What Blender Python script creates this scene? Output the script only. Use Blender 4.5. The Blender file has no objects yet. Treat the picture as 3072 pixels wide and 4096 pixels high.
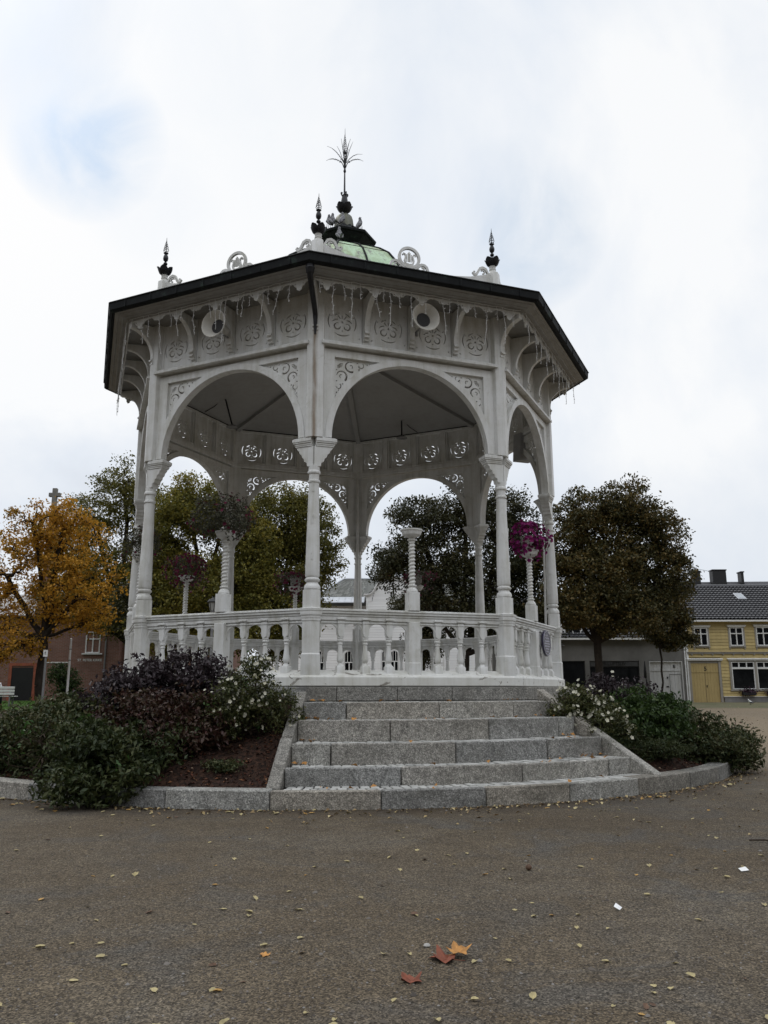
import bpy, bmesh, math, random
import numpy as np
from mathutils import Vector, Matrix
from math import sin, cos, pi, radians, sqrt, atan2, hypot
random.seed(7)
C = bpy.context.scene.collection
TH = -0.0813668          # turn of the octagon
R8 = 4.5                 # vertex radius of the column ring
AP = R8 * cos(pi / 8)    # its apothem

# ------------------------------------------------------------------ helpers
def wm(o):
    m = o.matrix_parent_inverse @ o.matrix_basis if o.parent else o.matrix_basis.copy()
    return wm(o.parent) @ m if o.parent else m

def attach(o, parent):
    if parent is not None:
        o.parent = parent
        o.matrix_parent_inverse = wm(parent).inverted()
    return o

def tag(o, label=None, cat=None, group=None, kind=None):
    if label: o['label'] = label
    if cat: o['category'] = cat
    if group: o['group'] = group
    if kind: o['kind'] = kind
    return o

def thing(name, label, cat, loc=(0, 0, 0), rz=0.0, group=None):
    o = bpy.data.objects.new(name, None)
    o.empty_display_size = 0.1
    C.objects.link(o)
    o.location = loc; o.rotation_euler = (0, 0, rz)
    return tag(o, label, cat, group)

def link(name, me, parent=None, loc=(0, 0, 0), rz=0.0):
    o = bpy.data.objects.new(name, me); C.objects.link(o)
    o.location = loc; o.rotation_euler = (0, 0, rz)
    return attach(o, parent)

def copy_tree(o, parent=None):
    c = o.copy(); C.objects.link(c)
    if parent is not None: c.parent = parent
    for ch in [k for k in bpy.data.objects if k.parent == o]:
        copy_tree(ch, c)
    return c

def rot2(p, a): return (p[0] * cos(a) - p[1] * sin(a), p[0] * sin(a) + p[1] * cos(a))

class MB:
    """collects shapes into one mesh"""
    def __init__(s): s.v = []; s.f = []; s.m = None
    def add(s, vs, fs):
        n = len(s.v)
        if s.m is not None: vs = [tuple(s.m @ Vector(p)) for p in vs]
        s.v += [tuple(p) for p in vs]; s.f += [tuple(i + n for i in f) for f in fs]
        return s
    def box(s, x0, x1, y0, y1, z0, z1):
        return s.add([(x0, y0, z0), (x1, y0, z0), (x1, y1, z0), (x0, y1, z0), (x0, y0, z1), (x1, y0, z1), (x1, y1, z1), (x0, y1, z1)],
                     [(0, 3, 2, 1), (4, 5, 6, 7), (0, 1, 5, 4), (1, 2, 6, 5), (2, 3, 7, 6), (3, 0, 4, 7)])
    def prism(s, poly, fa, fb):
        """poly of 2D points; fa, fb map a 2D point to the two 3D caps"""
        n = len(poly)
        a = [fa(*p) for p in poly]; b = [fb(*p) for p in poly]
        return s.add(a + b, [tuple(range(n - 1, -1, -1)), tuple(range(n, 2 * n))] + [(i, (i + 1) % n, n + (i + 1) % n, n + i) for i in range(n)])
    def xz(s, poly, y0, y1):      # outline in x,z drawn out along y
        return s.prism(poly, lambda x, z: (x, y0, z), lambda x, z: (x, y1, z))
    def yz(s, poly, x0, x1):
        return s.prism(poly, lambda y, z: (x0, y, z), lambda y, z: (x1, y, z))
    def xy(s, poly, z0, z1):
        return s.prism(poly, lambda x, y: (x, y, z0), lambda x, y: (x, y, z1))
    def loft(s, plan, levels, cap=True):     # levels (z, scale)
        n = len(plan); vs = []; fs = []
        for z, k in levels: vs += [(x * k, y * k, z) for x, y in plan]
        for j in range(len(levels) - 1):
            for i in range(n):
                fs.append((j * n + i, j * n + (i + 1) % n, (j + 1) * n + (i + 1) % n, (j + 1) * n + i))
        if cap: fs += [tuple(range(n - 1, -1, -1)), tuple((len(levels) - 1) * n + i for i in range(n))]
        return s.add(vs, fs)
    def lathe(s, prof, c=(0, 0), n=16, cap=True, ph=0.0):   # prof (r, z)
        vs = []; fs = []
        for r, z in prof: vs += [(c[0] + r * cos(ph + 2 * pi * i / n), c[1] + r * sin(ph + 2 * pi * i / n), z) for i in range(n)]
        for j in range(len(prof) - 1):
            for i in range(n): fs.append((j * n + i, j * n + (i + 1) % n, (j + 1) * n + (i + 1) % n, (j + 1) * n + i))
        if cap: fs += [tuple(range(n - 1, -1, -1)), tuple((len(prof) - 1) * n + i for i in range(n))]
        return s.add(vs, fs)
    def tube(s, pts, r, n=6, cap=True):
        pts = [Vector(p) for p in pts]; k = len(pts)
        if k < 2: return s
        rs = r if hasattr(r, '__len__') else [r] * k
        vs = []; fs = []; up = None
        for i, p in enumerate(pts):
            t = (pts[min(i + 1, k - 1)] - pts[max(i - 1, 0)])
            if t.length < 1e-9: t = Vector((0, 0, 1))
            t.normalize()
            if up is None:
                up = t.cross(Vector((0, 0, 1)) if abs(t.z) < .9 else Vector((1, 0, 0))).normalized()
            else:
                up = (up - t * up.dot(t))
                up = up.normalized() if up.length > 1e-6 else t.orthogonal().normalized()
            w = t.cross(up)
            for j in range(n):
                a = 2 * pi * j / n
                vs.append(p + (up * cos(a) + w * sin(a)) * rs[i])
        for i in range(k - 1):
            for j in range(n): fs.append((i * n + j, i * n + (j + 1) % n, (i + 1) * n + (j + 1) % n, (i + 1) * n + j))
        if cap: fs += [tuple(range(n - 1, -1, -1)), tuple((k - 1) * n + j for j in range(n))]
        return s.add(vs, fs)
    def ribbon(s, path, w, y0, y1):   # flat band in the x,z plane following a path, with thickness in y
        o = outline(path, w); n = len(path)
        vs = [(x, y0, z) for x, z in o] + [(x, y1, z) for x, z in o]; N = 2 * n; fs = []
        for i in range(n - 1):
            a, b, c, d = i, i + 1, N - 2 - i, N - 1 - i
            fs += [(a, b, c, d), (N + d, N + c, N + b, N + a)]
        for i in range(N): fs.append((i, N + i, N + (i + 1) % N, (i + 1) % N))
        return s.add(vs, fs)
    def mesh(s, mat=None, bevel=0.0, smooth=False, seg=1, name='mesh'):
        me = bpy.data.meshes.new(name)
        me.from_pydata(s.v, [], s.f)
        bm = bmesh.new(); bm.from_mesh(me)
        bmesh.ops.recalc_face_normals(bm, faces=bm.faces)
        if bevel:
            ed = [e for e in bm.edges if len(e.link_faces) == 2 and e.calc_face_angle(0) > 0.5 and e.calc_length() > bevel * 2.2]
            bmesh.ops.bevel(bm, geom=ed, offset=bevel, segments=seg, affect='EDGES', clamp_overlap=True)
        if smooth:
            for f in bm.faces: f.smooth = True
            for e in bm.edges:
                if len(e.link_faces) == 2 and e.calc_face_angle(0) > radians(smooth if smooth > 1 else 40): e.smooth = False
        bm.to_mesh(me); bm.free()
        if mat: me.materials.append(mat)
        me.update()
        return me
    def build(s, name, mat, parent=None, bevel=0.0, smooth=False, loc=(0, 0, 0), rz=0.0, seg=1):
        return link(name, s.mesh(mat, bevel, smooth, seg, name), parent, loc, rz)

def outline(path, w):
    n = len(path); ws = w if hasattr(w, '__len__') else [w] * n
    L = []; Rr = []
    for i in range(n):
        a = path[max(i - 1, 0)]; b = path[min(i + 1, n - 1)]
        dx, dz = b[0] - a[0], b[1] - a[1]; l = hypot(dx, dz) or 1
        nx, nz = -dz / l, dx / l
        L.append((path[i][0] + nx * ws[i] / 2, path[i][1] + nz * ws[i] / 2)); Rr.append((path[i][0] - nx * ws[i] / 2, path[i][1] - nz * ws[i] / 2))
    return L + Rr[::-1]

def arc(cx, cz, r, a0, a1, n=10, r1=None):
    r1 = r if r1 is None else r1
    return [(cx + (r + (r1 - r) * i / n) * cos(radians(a0 + (a1 - a0) * i / n)), cz + (r + (r1 - r) * i / n) * sin(radians(a0 + (a1 - a0) * i / n))) for i in range(n + 1)]

def fret(name, outer, holes, depth, mat, y=0.0):
    """flat board in x,z with real openings cut through it"""
    cu = bpy.data.curves.new(name, 'CURVE'); cu.dimensions = '2D'; cu.fill_mode = 'BOTH'; cu.extrude = depth / 2
    for poly in [outer] + holes:
        sp = cu.splines.new('POLY'); sp.points.add(len(poly) - 1)
        for p, q in zip(sp.points, poly): p.co = (q[0], q[1], 0, 1)
        sp.use_cyclic_u = True
    ob = bpy.data.objects.new(name, cu); C.objects.link(ob)
    bpy.context.view_layer.update()
    me = bpy.data.meshes.new_from_object(ob.evaluated_get(bpy.context.evaluated_depsgraph_get()))
    bpy.data.objects.remove(ob); bpy.data.curves.remove(cu)
    me.transform(Matrix.Translation((0, y, 0)) @ Matrix.Rotation(pi / 2, 4, 'X'))
    me.materials.clear(); me.materials.append(mat); me.name = name
    for p in me.polygons: p.use_smooth = False
    return me

def text_mesh(body, size, mat, depth=0.008, bold=0.0):
    cu = bpy.data.curves.new('lettering', 'FONT'); cu.body = body; cu.size = size; cu.align_x = 'CENTER'; cu.align_y = 'CENTER'
    cu.extrude = depth; cu.offset = bold
    ob = bpy.data.objects.new('lettering', cu); C.objects.link(ob)
    bpy.context.view_layer.update()
    me = bpy.data.meshes.new_from_object(ob.evaluated_get(bpy.context.evaluated_depsgraph_get()))
    bpy.data.objects.remove(ob); bpy.data.curves.remove(cu)
    me.transform(Matrix.Rotation(pi / 2, 4, 'X'))
    me.materials.clear(); me.materials.append(mat); me.name = 'lettering'
    return me

# ------------------------------------------------------------------ materials
class NT:
    def __init__(s, name):
        s.m = bpy.data.materials.new(name); s.m.use_nodes = True
        s.t = s.m.node_tree; s.n = s.t.nodes; s.l = s.t.links
        s.b = s.n['Principled BSDF']; s.out = s.n['Material Output']
        s.pos = s.n.new('ShaderNodeNewGeometry').outputs['Position']
    def noise(s, scale, detail=4, rough=.6, vec=None, dist=0.0):
        t = s.n.new('ShaderNodeTexNoise'); t.inputs['Scale'].default_value = scale; t.inputs['Detail'].default_value = detail
        t.inputs['Roughness'].default_value = rough; t.inputs['Distortion'].default_value = dist
        s.l.new(vec if vec is not None else s.pos, t.inputs['Vector']); return t.outputs['Fac']
    def voro(s, scale, feature='F1', out='Distance', vec=None, rnd=1.0):
        t = s.n.new('ShaderNodeTexVoronoi'); t.feature = feature; t.inputs['Scale'].default_value = scale; t.inputs['Randomness'].default_value = rnd
        s.l.new(vec if vec is not None else s.pos, t.inputs['Vector']); return t.outputs[out]
    def scalev(s, x, y, z):
        t = s.n.new('ShaderNodeVectorMath'); t.operation = 'MULTIPLY'; t.inputs[1].default_value = (x, y, z)
        s.l.new(s.pos, t.inputs[0]); return t.outputs[0]
    def ramp(s, fac, stops):
        t = s.n.new('ShaderNodeValToRGB'); e = t.color_ramp.elements
        while len(e) > 1: e.remove(e[-1])
        for i, (p, c) in enumerate(stops):
            q = e[0] if i == 0 else e.new(p)
            q.position = p; q.color = (c, c, c, 1) if not hasattr(c, '__len__') else (*c, 1)
        s.l.new(fac, t.inputs[0]); return t.outputs[0]
    def mix(s, fac, a, b, mode='MIX'):
        t = s.n.new('ShaderNodeMix'); t.data_type = 'RGBA'; t.blend_type = mode
        for k, v in ((0, fac), (6, a), (7, b)):
            if hasattr(v, 'links'): s.l.new(v, t.inputs[k])
            elif k == 0: t.inputs[0].default_value = v
            else: t.inputs[k].default_value = (*v, 1)
        return t.outputs[2]
    def math(s, op, a, b=0.0):
        t = s.n.new('ShaderNodeMath'); t.operation = op
        for i, v in enumerate((a, b)):
            if hasattr(v, 'links'): s.l.new(v, t.inputs[i])
            else: t.inputs[i].default_value = v
        return t.outputs[0]
    def bump(s, h, strength=.3, dist=.01, normal=None):
        t = s.n.new('ShaderNodeBump'); t.inputs['Strength'].default_value = strength; t.inputs['Distance'].default_value = dist
        s.l.new(h, t.inputs['Height'])
        if normal is not None: s.l.new(normal, t.inputs['Normal'])
        s.l.new(t.outputs[0], s.b.inputs['Normal']); return t.outputs[0]
    def island(s):
        return s.n.new('ShaderNodeNewGeometry').outputs['Random Per Island']
    def fin(s, col=None, rough=.6, metal=0.0, spec=.5):
        if col is not None:
            if hasattr(col, 'links'): s.l.new(col, s.b.inputs['Base Color'])
            else: s.b.inputs['Base Color'].default_value = (*col, 1)
        if hasattr(rough, 'links'): s.l.new(rough, s.b.inputs['Roughness'])
        else: s.b.inputs['Roughness'].default_value = rough
        s.b.inputs['Metallic'].default_value = metal; s.b.inputs['Specular IOR Level'].default_value = spec
        return s.m

def paint(name, c, dirt=.25, rough=.45, peel=0.0, rust=False, isl=0.0):
    k = NT(name)
    streak = k.noise(1.0, 5, .6, k.scalev(9, 9, .7))
    blot = k.noise(2.2, 5, .65)
    d = k.math('MULTIPLY', streak, blot)
    dirty = tuple(v * m for v, m in zip(c, (.62, .60, .52)))
    col = k.mix(k.ramp(d, [(.18, 0), (.42, min(1, dirt * 1.35))]), c, dirty)
    if isl: col = k.mix(1.0, col, k.ramp(k.island(), [(0, 1 - isl), (1, 1.0)]), 'MULTIPLY')
    col = k.mix(k.ramp(k.noise(3.6, 6, .78, None, .6), [(.56, 0), (.70, .38 if dirt > .5 else 0)]), col, (.34, .33, .255))
    fine = k.noise(42, 3, .6)
    col = k.mix(k.ramp(fine, [(.63, 0), (.74, .28)]), col, tuple(v * .45 for v in c))
    if peel:
        p = k.noise(3.2, 6, .7, k.scalev(1, 1, 1.6), 1.2)
        col = k.mix(k.ramp(p, [(.63 - peel * .1, 0), (.65 - peel * .1, 1)]), col, (.24, .22, .19))
    if rust:
        tc = k.n.new('ShaderNodeTexCoord'); sx = k.n.new('ShaderNodeSeparateXYZ'); k.l.new(tc.outputs['Object'], sx.inputs[0])
        x = k.math('ABSOLUTE', k.math('ADD', sx.outputs[0], k.math('MULTIPLY', k.math('SUBTRACT', k.noise(2.5, 4, .7), .5), .05)))
        band = k.ramp(x, [(.014, 1), (.055, 0)])
        hz = k.ramp(k.math('MULTIPLY', sx.outputs[2], .1), [(.52, .8), (.70, .8), (.765, 1.0)])
        n2 = k.ramp(k.noise(1.0, 5, .7, k.scalev(14, 14, 1.2)), [(.32, .3), (.55, 1)])
        col = k.mix(k.math('MULTIPLY', k.math('MULTIPLY', band, n2), k.math('MULTIPLY', hz, 1.0)), col, (.17, .10, .04))
    k.bump(k.noise(24, 4, .6), .12, .01)
    return k.fin(col, rough)

def leafmat(name, cols, rough=.55, trans=.25, wob=1.0):
    k = NT(name)
    n = len(cols); r = k.math('ADD', k.math('MULTIPLY', k.island(), .55), k.math('MULTIPLY', k.ramp(k.noise(.9 * wob, 3, .6), [(.3, 0), (.7, 1)]), .45))
    col = k.ramp(r, [(i / max(n - 1, 1), c) for i, c in enumerate(cols)])
    k.fin(col, rough, 0, .3)
    tr = k.n.new('ShaderNodeBsdfTranslucent'); k.l.new(col, tr.inputs[0])
    ms = k.n.new('ShaderNodeMixShader'); ms.inputs[0].default_value = trans
    k.l.new(k.b.outputs[0], ms.inputs[1]); k.l.new(tr.outputs[0], ms.inputs[2]); k.l.new(ms.outputs[0], k.out.inputs[0])
    return k.m

def plain(name, c, rough=.5, metal=0.0, var=.15, scale=6, spec=.5, bump=0.0):
    k = NT(name)
    col = k.mix(k.ramp(k.noise(scale, 5, .65), [(.3, 0), (.7, 1)]), tuple(v * (1 - var) for v in c), tuple(min(1, v * (1 + var)) for v in c))
    if bump: k.bump(k.noise(scale * 6, 4, .6), bump, .01)
    return k.fin(col, rough, metal, spec)

M = {}
M['white'] = paint('white_paint', (.70, .70, .685), .6)
M['white_post'] = paint('white_post_paint', (.70, .70, .685), .6, rust=True)
M['sill'] = paint('white_sill_paint', (.70, .695, .66), .4, peel=.4)
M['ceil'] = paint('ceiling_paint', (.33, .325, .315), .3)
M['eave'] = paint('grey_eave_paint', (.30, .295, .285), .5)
M['trim'] = paint('trim_paint', (.76, .76, .75), .3)
M['greytrim'] = paint('grey_trim_paint', (.30, .28, .25), .4)
M['housewhite'] = paint('house_white_paint', (.88, .88, .87), .0, isl=.07)
k = NT('granite')
sp = k.noise(62, 3, .8); sp2 = k.noise(24, 5, .75); sp3 = k.noise(7.5, 5, .7); big = k.noise(1.1, 5, .65)
col = k.ramp(sp, [(.32, (.07, .07, .07)), (.44, (.31, .31, .303)), (.55, (.55, .545, .53)), (.66, (.85, .84, .82))])
col = k.mix(k.ramp(sp2, [(.36, .8), (.56, 0)]), col, (.17, .17, .166))
col = k.mix(k.ramp(big, [(.35, .35), (.6, 0)]), col, (.17, .162, .14), 'MIX')
col = k.mix(1.0, col, k.ramp(sp3, [(.3, .62), (.5, 1), (.72, 1.22)]), 'MULTIPLY')
col = k.mix(1.0, col, (1.03, 1.0, .95), 'MULTIPLY')
isl = k.ramp(k.n.new('ShaderNodeObjectInfo').outputs['Random'], [(0, .66), (.5, .88), (1, 1.06)])
col = k.mix(k.ramp(k.noise(.75, 6, .75, k.scalev(1, 1, 2.2), .6), [(.52, 0), (.68, .6)]), col, (.12, .115, .095))
col = k.mix(1.0, col, isl, 'MULTIPLY')
col = k.mix(1.0, col, k.ramp(k.n['Object Info'].outputs['Random'], [(0, (1.05, 1.0, .92)), (.35, (.96, .99, 1.03)), (.7, (1.07, 1.01, .93)), (1, (.97, 1.0, 1.02))]), 'MULTIPLY')
k.bump(k.noise(30, 5, .8), 1.0, .03)
M['granite'] = k.fin(col, .8, 0, .3)
k = NT('cobble')
col = k.mix(k.noise(70, 4, .8), (.24, .24, .225), (.52, .51, .48))
col = k.mix(1.0, col, k.ramp(k.island(), [(0, .75), (1, 1.25)]), 'MULTIPLY')
k.bump(k.noise(60, 4, .7), .5, .01)
M['cobble'] = k.fin(col, .8)
M['joint'] = plain('joint_soil', (.055, .05, .035), .95, 0, .4, 20)
k = NT('gravel')
big = k.noise(.35, 5, .65, None, .4); mid = k.noise(2.3, 5, .7); fine = k.noise(58, 3, .8); vf = k.voro(115, 'F1', 'Color'); v3 = k.voro(38, 'F1', 'Color')
col = k.ramp(big, [(.34, (.098, .074, .046)), (.5, (.118, .094, .064)), (.64, (.134, .114, .086))])
col = k.mix(k.ramp(mid, [(.38, .5), (.6, 0)]), col, (.058, .045, .031))
col = k.mix(k.ramp(k.noise(.9, 5, .7, None, .8), [(.5, 0), (.64, .7)]), col, (.082, .079, .073))
col = k.mix(k.ramp(k.noise(.22, 4, .6), [(.42, .4), (.6, 0)]), col, (.074, .056, .036))
bw = k.n.new('ShaderNodeRGBToBW'); k.l.new(vf, bw.inputs[0]); bw3 = k.n.new('ShaderNodeRGBToBW'); k.l.new(v3, bw3.inputs[0])
col = k.mix(1.0, col, k.ramp(bw.outputs[0], [(.15, .34), (.5, .95), (.85, 1.8)]), 'MULTIPLY')
col = k.mix(1.0, col, k.ramp(bw3.outputs[0], [(.2, .84), (.5, 1), (.8, 1.12)]), 'MULTIPLY')
col = k.mix(1.0, col, k.ramp(fine, [(.3, .5), (.5, 1), (.72, 1.65)]), 'MULTIPLY')
tc_ = k.n.new('ShaderNodeVectorMath'); tc_.operation = 'LENGTH'; fl_ = k.scalev(1, 1, 0); k.l.new(fl_, tc_.inputs[0])   # mud and rotted leaves along the round kerb, plus contact shading painted in
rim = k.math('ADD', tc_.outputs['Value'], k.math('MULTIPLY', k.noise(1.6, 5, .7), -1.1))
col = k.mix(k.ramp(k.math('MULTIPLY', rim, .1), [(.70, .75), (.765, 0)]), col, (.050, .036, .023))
# paler, well-walked gravel towards the far right of the square
sx = k.n.new('ShaderNodeSeparateXYZ'); k.l.new(k.pos, sx.inputs[0])
pale = k.ramp(k.math('MULTIPLY', k.math('ADD', k.math('ADD', sx.outputs[0], k.math('MULTIPLY', sx.outputs[1], .6)), k.math('MULTIPLY', k.noise(.5, 4), 5)), .03), [(.12, 0), (.42, .75)])
col = k.mix(pale, col, (.24, .19, .13))
k.bump(k.math('ADD', k.voro(85, 'F1', 'Distance'), k.math('MULTIPLY', k.voro(30), .7)), .9, .012)
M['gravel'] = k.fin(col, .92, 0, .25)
k = NT('pebble_stone')
col = k.ramp(k.island(), [(0, (.045, .038, .032)), (.5, (.085, .070, .056)), (.9, (.13, .115, .10)), (1, (.20, .19, .18))])
M['pebble'] = k.fin(col, .8, 0, .3)
k = NT('soil')
col = k.ramp(k.voro(26, 'F1', 'Color'), [(.1, (.012, .007, .005)), (.5, (.028, .015, .010)), (.9, (.055, .028, .018))])
k.bump(k.noise(22, 5, .7), .9, .03)
M['soil'] = k.fin(col, .95, 0, .2)
k = NT('mulch')
col = k.ramp(k.island(), [(0, (.018, .009, .007)), (.5, (.05, .02, .013)), (.8, (.10, .035, .018)), (.93, (.17, .075, .03)), (1, (.26, .20, .15))])
M['mulch'] = k.fin(col, .85, 0, .3)
k = NT('grass_green')
col = k.ramp(k.noise(1.2, 6, .75), [(.3, (.035, .075, .015)), (.55, (.06, .13, .02)), (.75, (.10, .15, .04))])
k.bump(k.noise(60, 4), .8, .03)
M['grass'] = k.fin(col, .9, 0, .2)
k = NT('verge_moss')
col = k.ramp(k.noise(.9, 6, .75), [(.3, (.075, .085, .035)), (.5, (.115, .11, .065)), (.7, (.15, .125, .085))])
M['verge'] = k.fin(col, .95, 0, .2)
k = NT('green_copper')
pat = k.noise(1.6, 6, .7, k.scalev(1.5, 1.5, .6), .8)
col = k.ramp(pat, [(.28, (.17, .16, .14)), (.40, (.30, .36, .20)), (.52, (.42, .57, .37)), (.68, (.50, .68, .47))])
col = k.mix(k.ramp(k.noise(2.4, 5, .7, k.scalev(2, 2, .35)), [(.52, 0), (.66, .85)]), col, (.15, .12, .13))
M['copper'] = k.fin(col, .55, .1)
k = NT('dark_copper')
col = k.ramp(k.noise(5, 6, .75), [(.35, (.008, .009, .010)), (.58, (.014, .016, .017)), (.70, (.035, .055, .045)), (.82, (.06, .11, .085))])
M['darkcopper'] = k.fin(col, .75, 0, .18)
M['iron'] = plain('black_iron', (.014, .014, .017), .5, .2, .4, 14)
k = NT('weathered_bronze')
col = k.ramp(k.noise(1.4, 6, .7, k.scalev(8, 8, 1)), [(.35, (.05, .05, .035)), (.55, (.14, .14, .10)), (.7, (.24, .27, .18))])
M['bronze'] = k.fin(col, .5, .25)
M['bark'] = plain('bark', (.028, .022, .017), .9, 0, .4, 5, .2, .6)
M['stem'] = plain('stem_bark', (.04, .028, .02), .9, 0, .3, 9, .2)
k = NT('window_glass'); col = k.mix(k.ramp(k.noise(1.1, 4), [(.4, 0), (.65, 1)]), (.004, .0045, .005), (.014, .015, .016))
M['glass'] = k.fin(col, .10, 0, .22)
M['brick'] = None
k = NT('red_brick')
br = k.n.new('ShaderNodeTexBrick'); br.inputs['Scale'].default_value = 1.0; br.inputs['Brick Width'].default_value = .25; br.inputs['Row Height'].default_value = .075; br.inputs['Mortar Size'].default_value = .008
br.inputs['Color1'].default_value = (.20, .085, .055, 1); br.inputs['Color2'].default_value = (.26, .12, .085, 1); br.inputs['Mortar'].default_value = (.27, .23, .20, 1)
cb = k.n.new('ShaderNodeCombineXYZ'); sx = k.n.new('ShaderNodeSeparateXYZ'); k.l.new(k.pos, sx.inputs[0])
k.l.new(k.math('ADD', sx.outputs[0], sx.outputs[1]), cb.inputs[0]); k.l.new(sx.outputs[2], cb.inputs[1]); k.l.new(cb.outputs[0], br.inputs['Vector'])
col = k.mix(k.ramp(k.noise(.8, 5), [(.35, .45), (.65, 0)]), br.outputs[0], (.10, .05, .04))
M['brick'] = k.fin(col, .85)
M['chimbrick'] = plain('chimney_brick', (.30, .09, .05), .85, 0, .35, 7)
M['yellow'] = paint('yellow_boards', (.57, .44, .185), .35, .6, isl=.28)
M['yellowdoor'] = paint('yellow_door_paint', (.44, .33, .14), .3, .55)
M['render'] = plain('grey_render', (.17, .165, .155), .9, 0, .18, 1.4, .3, .1)
M['plinthgrey'] = plain('grey_base_render', (.21, .205, .20), .9, 0, .2, 2)
k = NT('black_tile'); col = k.mix(k.noise(3, 5, .7), (.022, .022, .026), (.085, .085, .09)); M['tile'] = k.fin(col, .42, 0, .5)
k = NT('slate'); col = k.ramp(k.island(), [(0, (.10, .105, .10)), (.5, (.17, .175, .165)), (1, (.27, .275, .26))]); col = k.mix(k.ramp(k.noise(1.5, 5), [(.4, .4), (.7, 0)]), col, (.10, .10, .08)); M['slate'] = k.fin(col, .7)
M['zinc'] = plain('zinc_sheet', (.45, .47, .50), .4, .4, .15, 2)
M['darkroof'] = plain('dark_roof_felt', (.05, .05, .055), .7, 0, .3, 2)
M['garage'] = paint('garage_paint', (.50, .50, .49), .3)
M['black'] = plain('black_paint', (.012, .012, .013), .5, 0, .3, 8)
M['greysteel'] = plain('grey_steel', (.22, .22, .22), .5, .3, .2, 8)
M['horn'] = plain('horn_enamel', (.55, .53, .48), .4, 0, .1, 9)
M['hornin'] = plain('horn_throat', (.012, .010, .010), .6)
M['wire'] = plain('white_cable', (.60, .60, .59), .5, 0, .05, 9)
M['signblue'] = plain('sign_enamel', (.022, .018, .045), .25, 0, .2, 6)
M['signgrey'] = plain('sign_lettering', (.35, .34, .40), .4)
M['benchwhite'] = paint('bench_paint', (.78, .78, .77), .2)
M['pot'] = plain('grey_plastic_pot', (.30, .29, .27), .6, 0, .2, 5)
M['whitepot'] = plain('white_pot', (.66, .64, .60), .6, 0, .2, 5)
M['skin'] = plain('skin', (.48, .28, .20), .6)
M['shirt'] = plain('white_shirt', (.78, .78, .78), .8)
M['hair'] = plain('dark_hair', (.015, .012, .01), .6)
M['jeans'] = plain('dark_trousers', (.02, .022, .03), .8)
M['panel_light'] = plain('lantern_glass', (.35, .35, .33), .2)
k = NT('pigeon_feather'); col = k.mix(k.ramp(k.noise(22, 3), [(.4, 0), (.6, 1)]), (.06, .06, .07), (.26, .26, .27)); M['pigeon'] = k.fin(col, .7)
M['magwhite'] = plain('white_feather', (.72, .72, .72), .7)
M['magblack'] = plain('black_feather', (.012, .013, .018), .4)
# ------------------------------------------------------------------ the bandstand
stand = thing('bandstand', 'white octagonal wooden bandstand with carved arches and a green copper cupola', 'bandstand', (0, 0, 1.0))
T8 = math.tan(pi / 8)
FR = [TH + pi / 8 + k * pi / 4 for k in range(8)]      # face k turned so that -y is outward
VR = [TH + k * pi / 4 for k in range(8)]               # column k likewise
def octo(rho, z, n=8): return [(rho * cos(TH - pi / 2 + i * pi / 4), rho * sin(TH - pi / 2 + i * pi / 4), z) for i in range(8)]
def octloft(mb, levels, cap0=False, cap1=False):
    vs = []; fs = []
    for r, z in levels: vs += octo(r, z)
    for j in range(len(levels) - 1):
        for i in range(8): fs.append((j * 8 + i, j * 8 + (i + 1) % 8, (j + 1) * 8 + (i + 1) % 8, (j + 1) * 8 + i))
    if cap0: fs.append(tuple(range(7, -1, -1)))
    if cap1: fs.append(tuple((len(levels) - 1) * 8 + i for i in range(8)))
    return mb.add(vs, fs)
def ring8(name, mesh, parent=stand, rots=None, only=range(8)):
    out = []
    for k in only: out.append(link(name, mesh, parent, (0, 0, 0), (rots or FR)[k]))
    return out

# stone base of the bandstand: courses of granite blocks on eight sides
pl = attach(thing('granite_base', None, None, (0, 0, 0)), stand)
for k in range(8):
    mb = MB(); a = 4.92 * cos(pi / 8); h = a * T8
    for (z0, z1, off) in ((1.212, 1.424, .0), (.98, 1.206, .5), (.5, .974, .2)):
        x = -h; cuts = [-h]; step = 1.05
        x0 = -h + step * (.45 + off * .7)
        while x0 < h - .3: cuts.append(x0); x0 += step * random.uniform(.85, 1.15)
        cuts.append(h)
        for i in range(len(cuts) - 1):
            g0 = 0.005 if i else 0; g1 = 0.005 if i < len(cuts) - 2 else 0
            x1, x2 = cuts[i] + g0, cuts[i + 1] - g1; t = .35
            sh1 = t * T8 if not i else 0; sh2 = t * T8 if i == len(cuts) - 2 else 0
            o = random.uniform(0, .004)
            mb.xy([(x1, -a - o), (x2, -a - o), (x2 - sh2, -a + t), (x1 + sh1, -a + t)], z0, z1)
    mb.build('stone_course', M['granite'], pl, bevel=.008, rz=FR[k])
octloft(MB(), [(4.70, 0), (4.70, 1.40)], True, True).build('core', M['joint'], pl)

# timber sill and floor
mb = MB(); octloft(mb, [(4.2, 1.43), (4.66, 1.432), (4.68, 1.445), (4.68, 1.575), (4.66, 1.60), (4.42, 1.69), (4.2, 1.69)])
mb.build('sill', M['sill'], stand, bevel=.004)
mb = MB(); octloft(mb, [(4.19, 1.50), (4.19, 1.672)], True, True); mb.build('floor', M['ceil'], stand)

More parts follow.
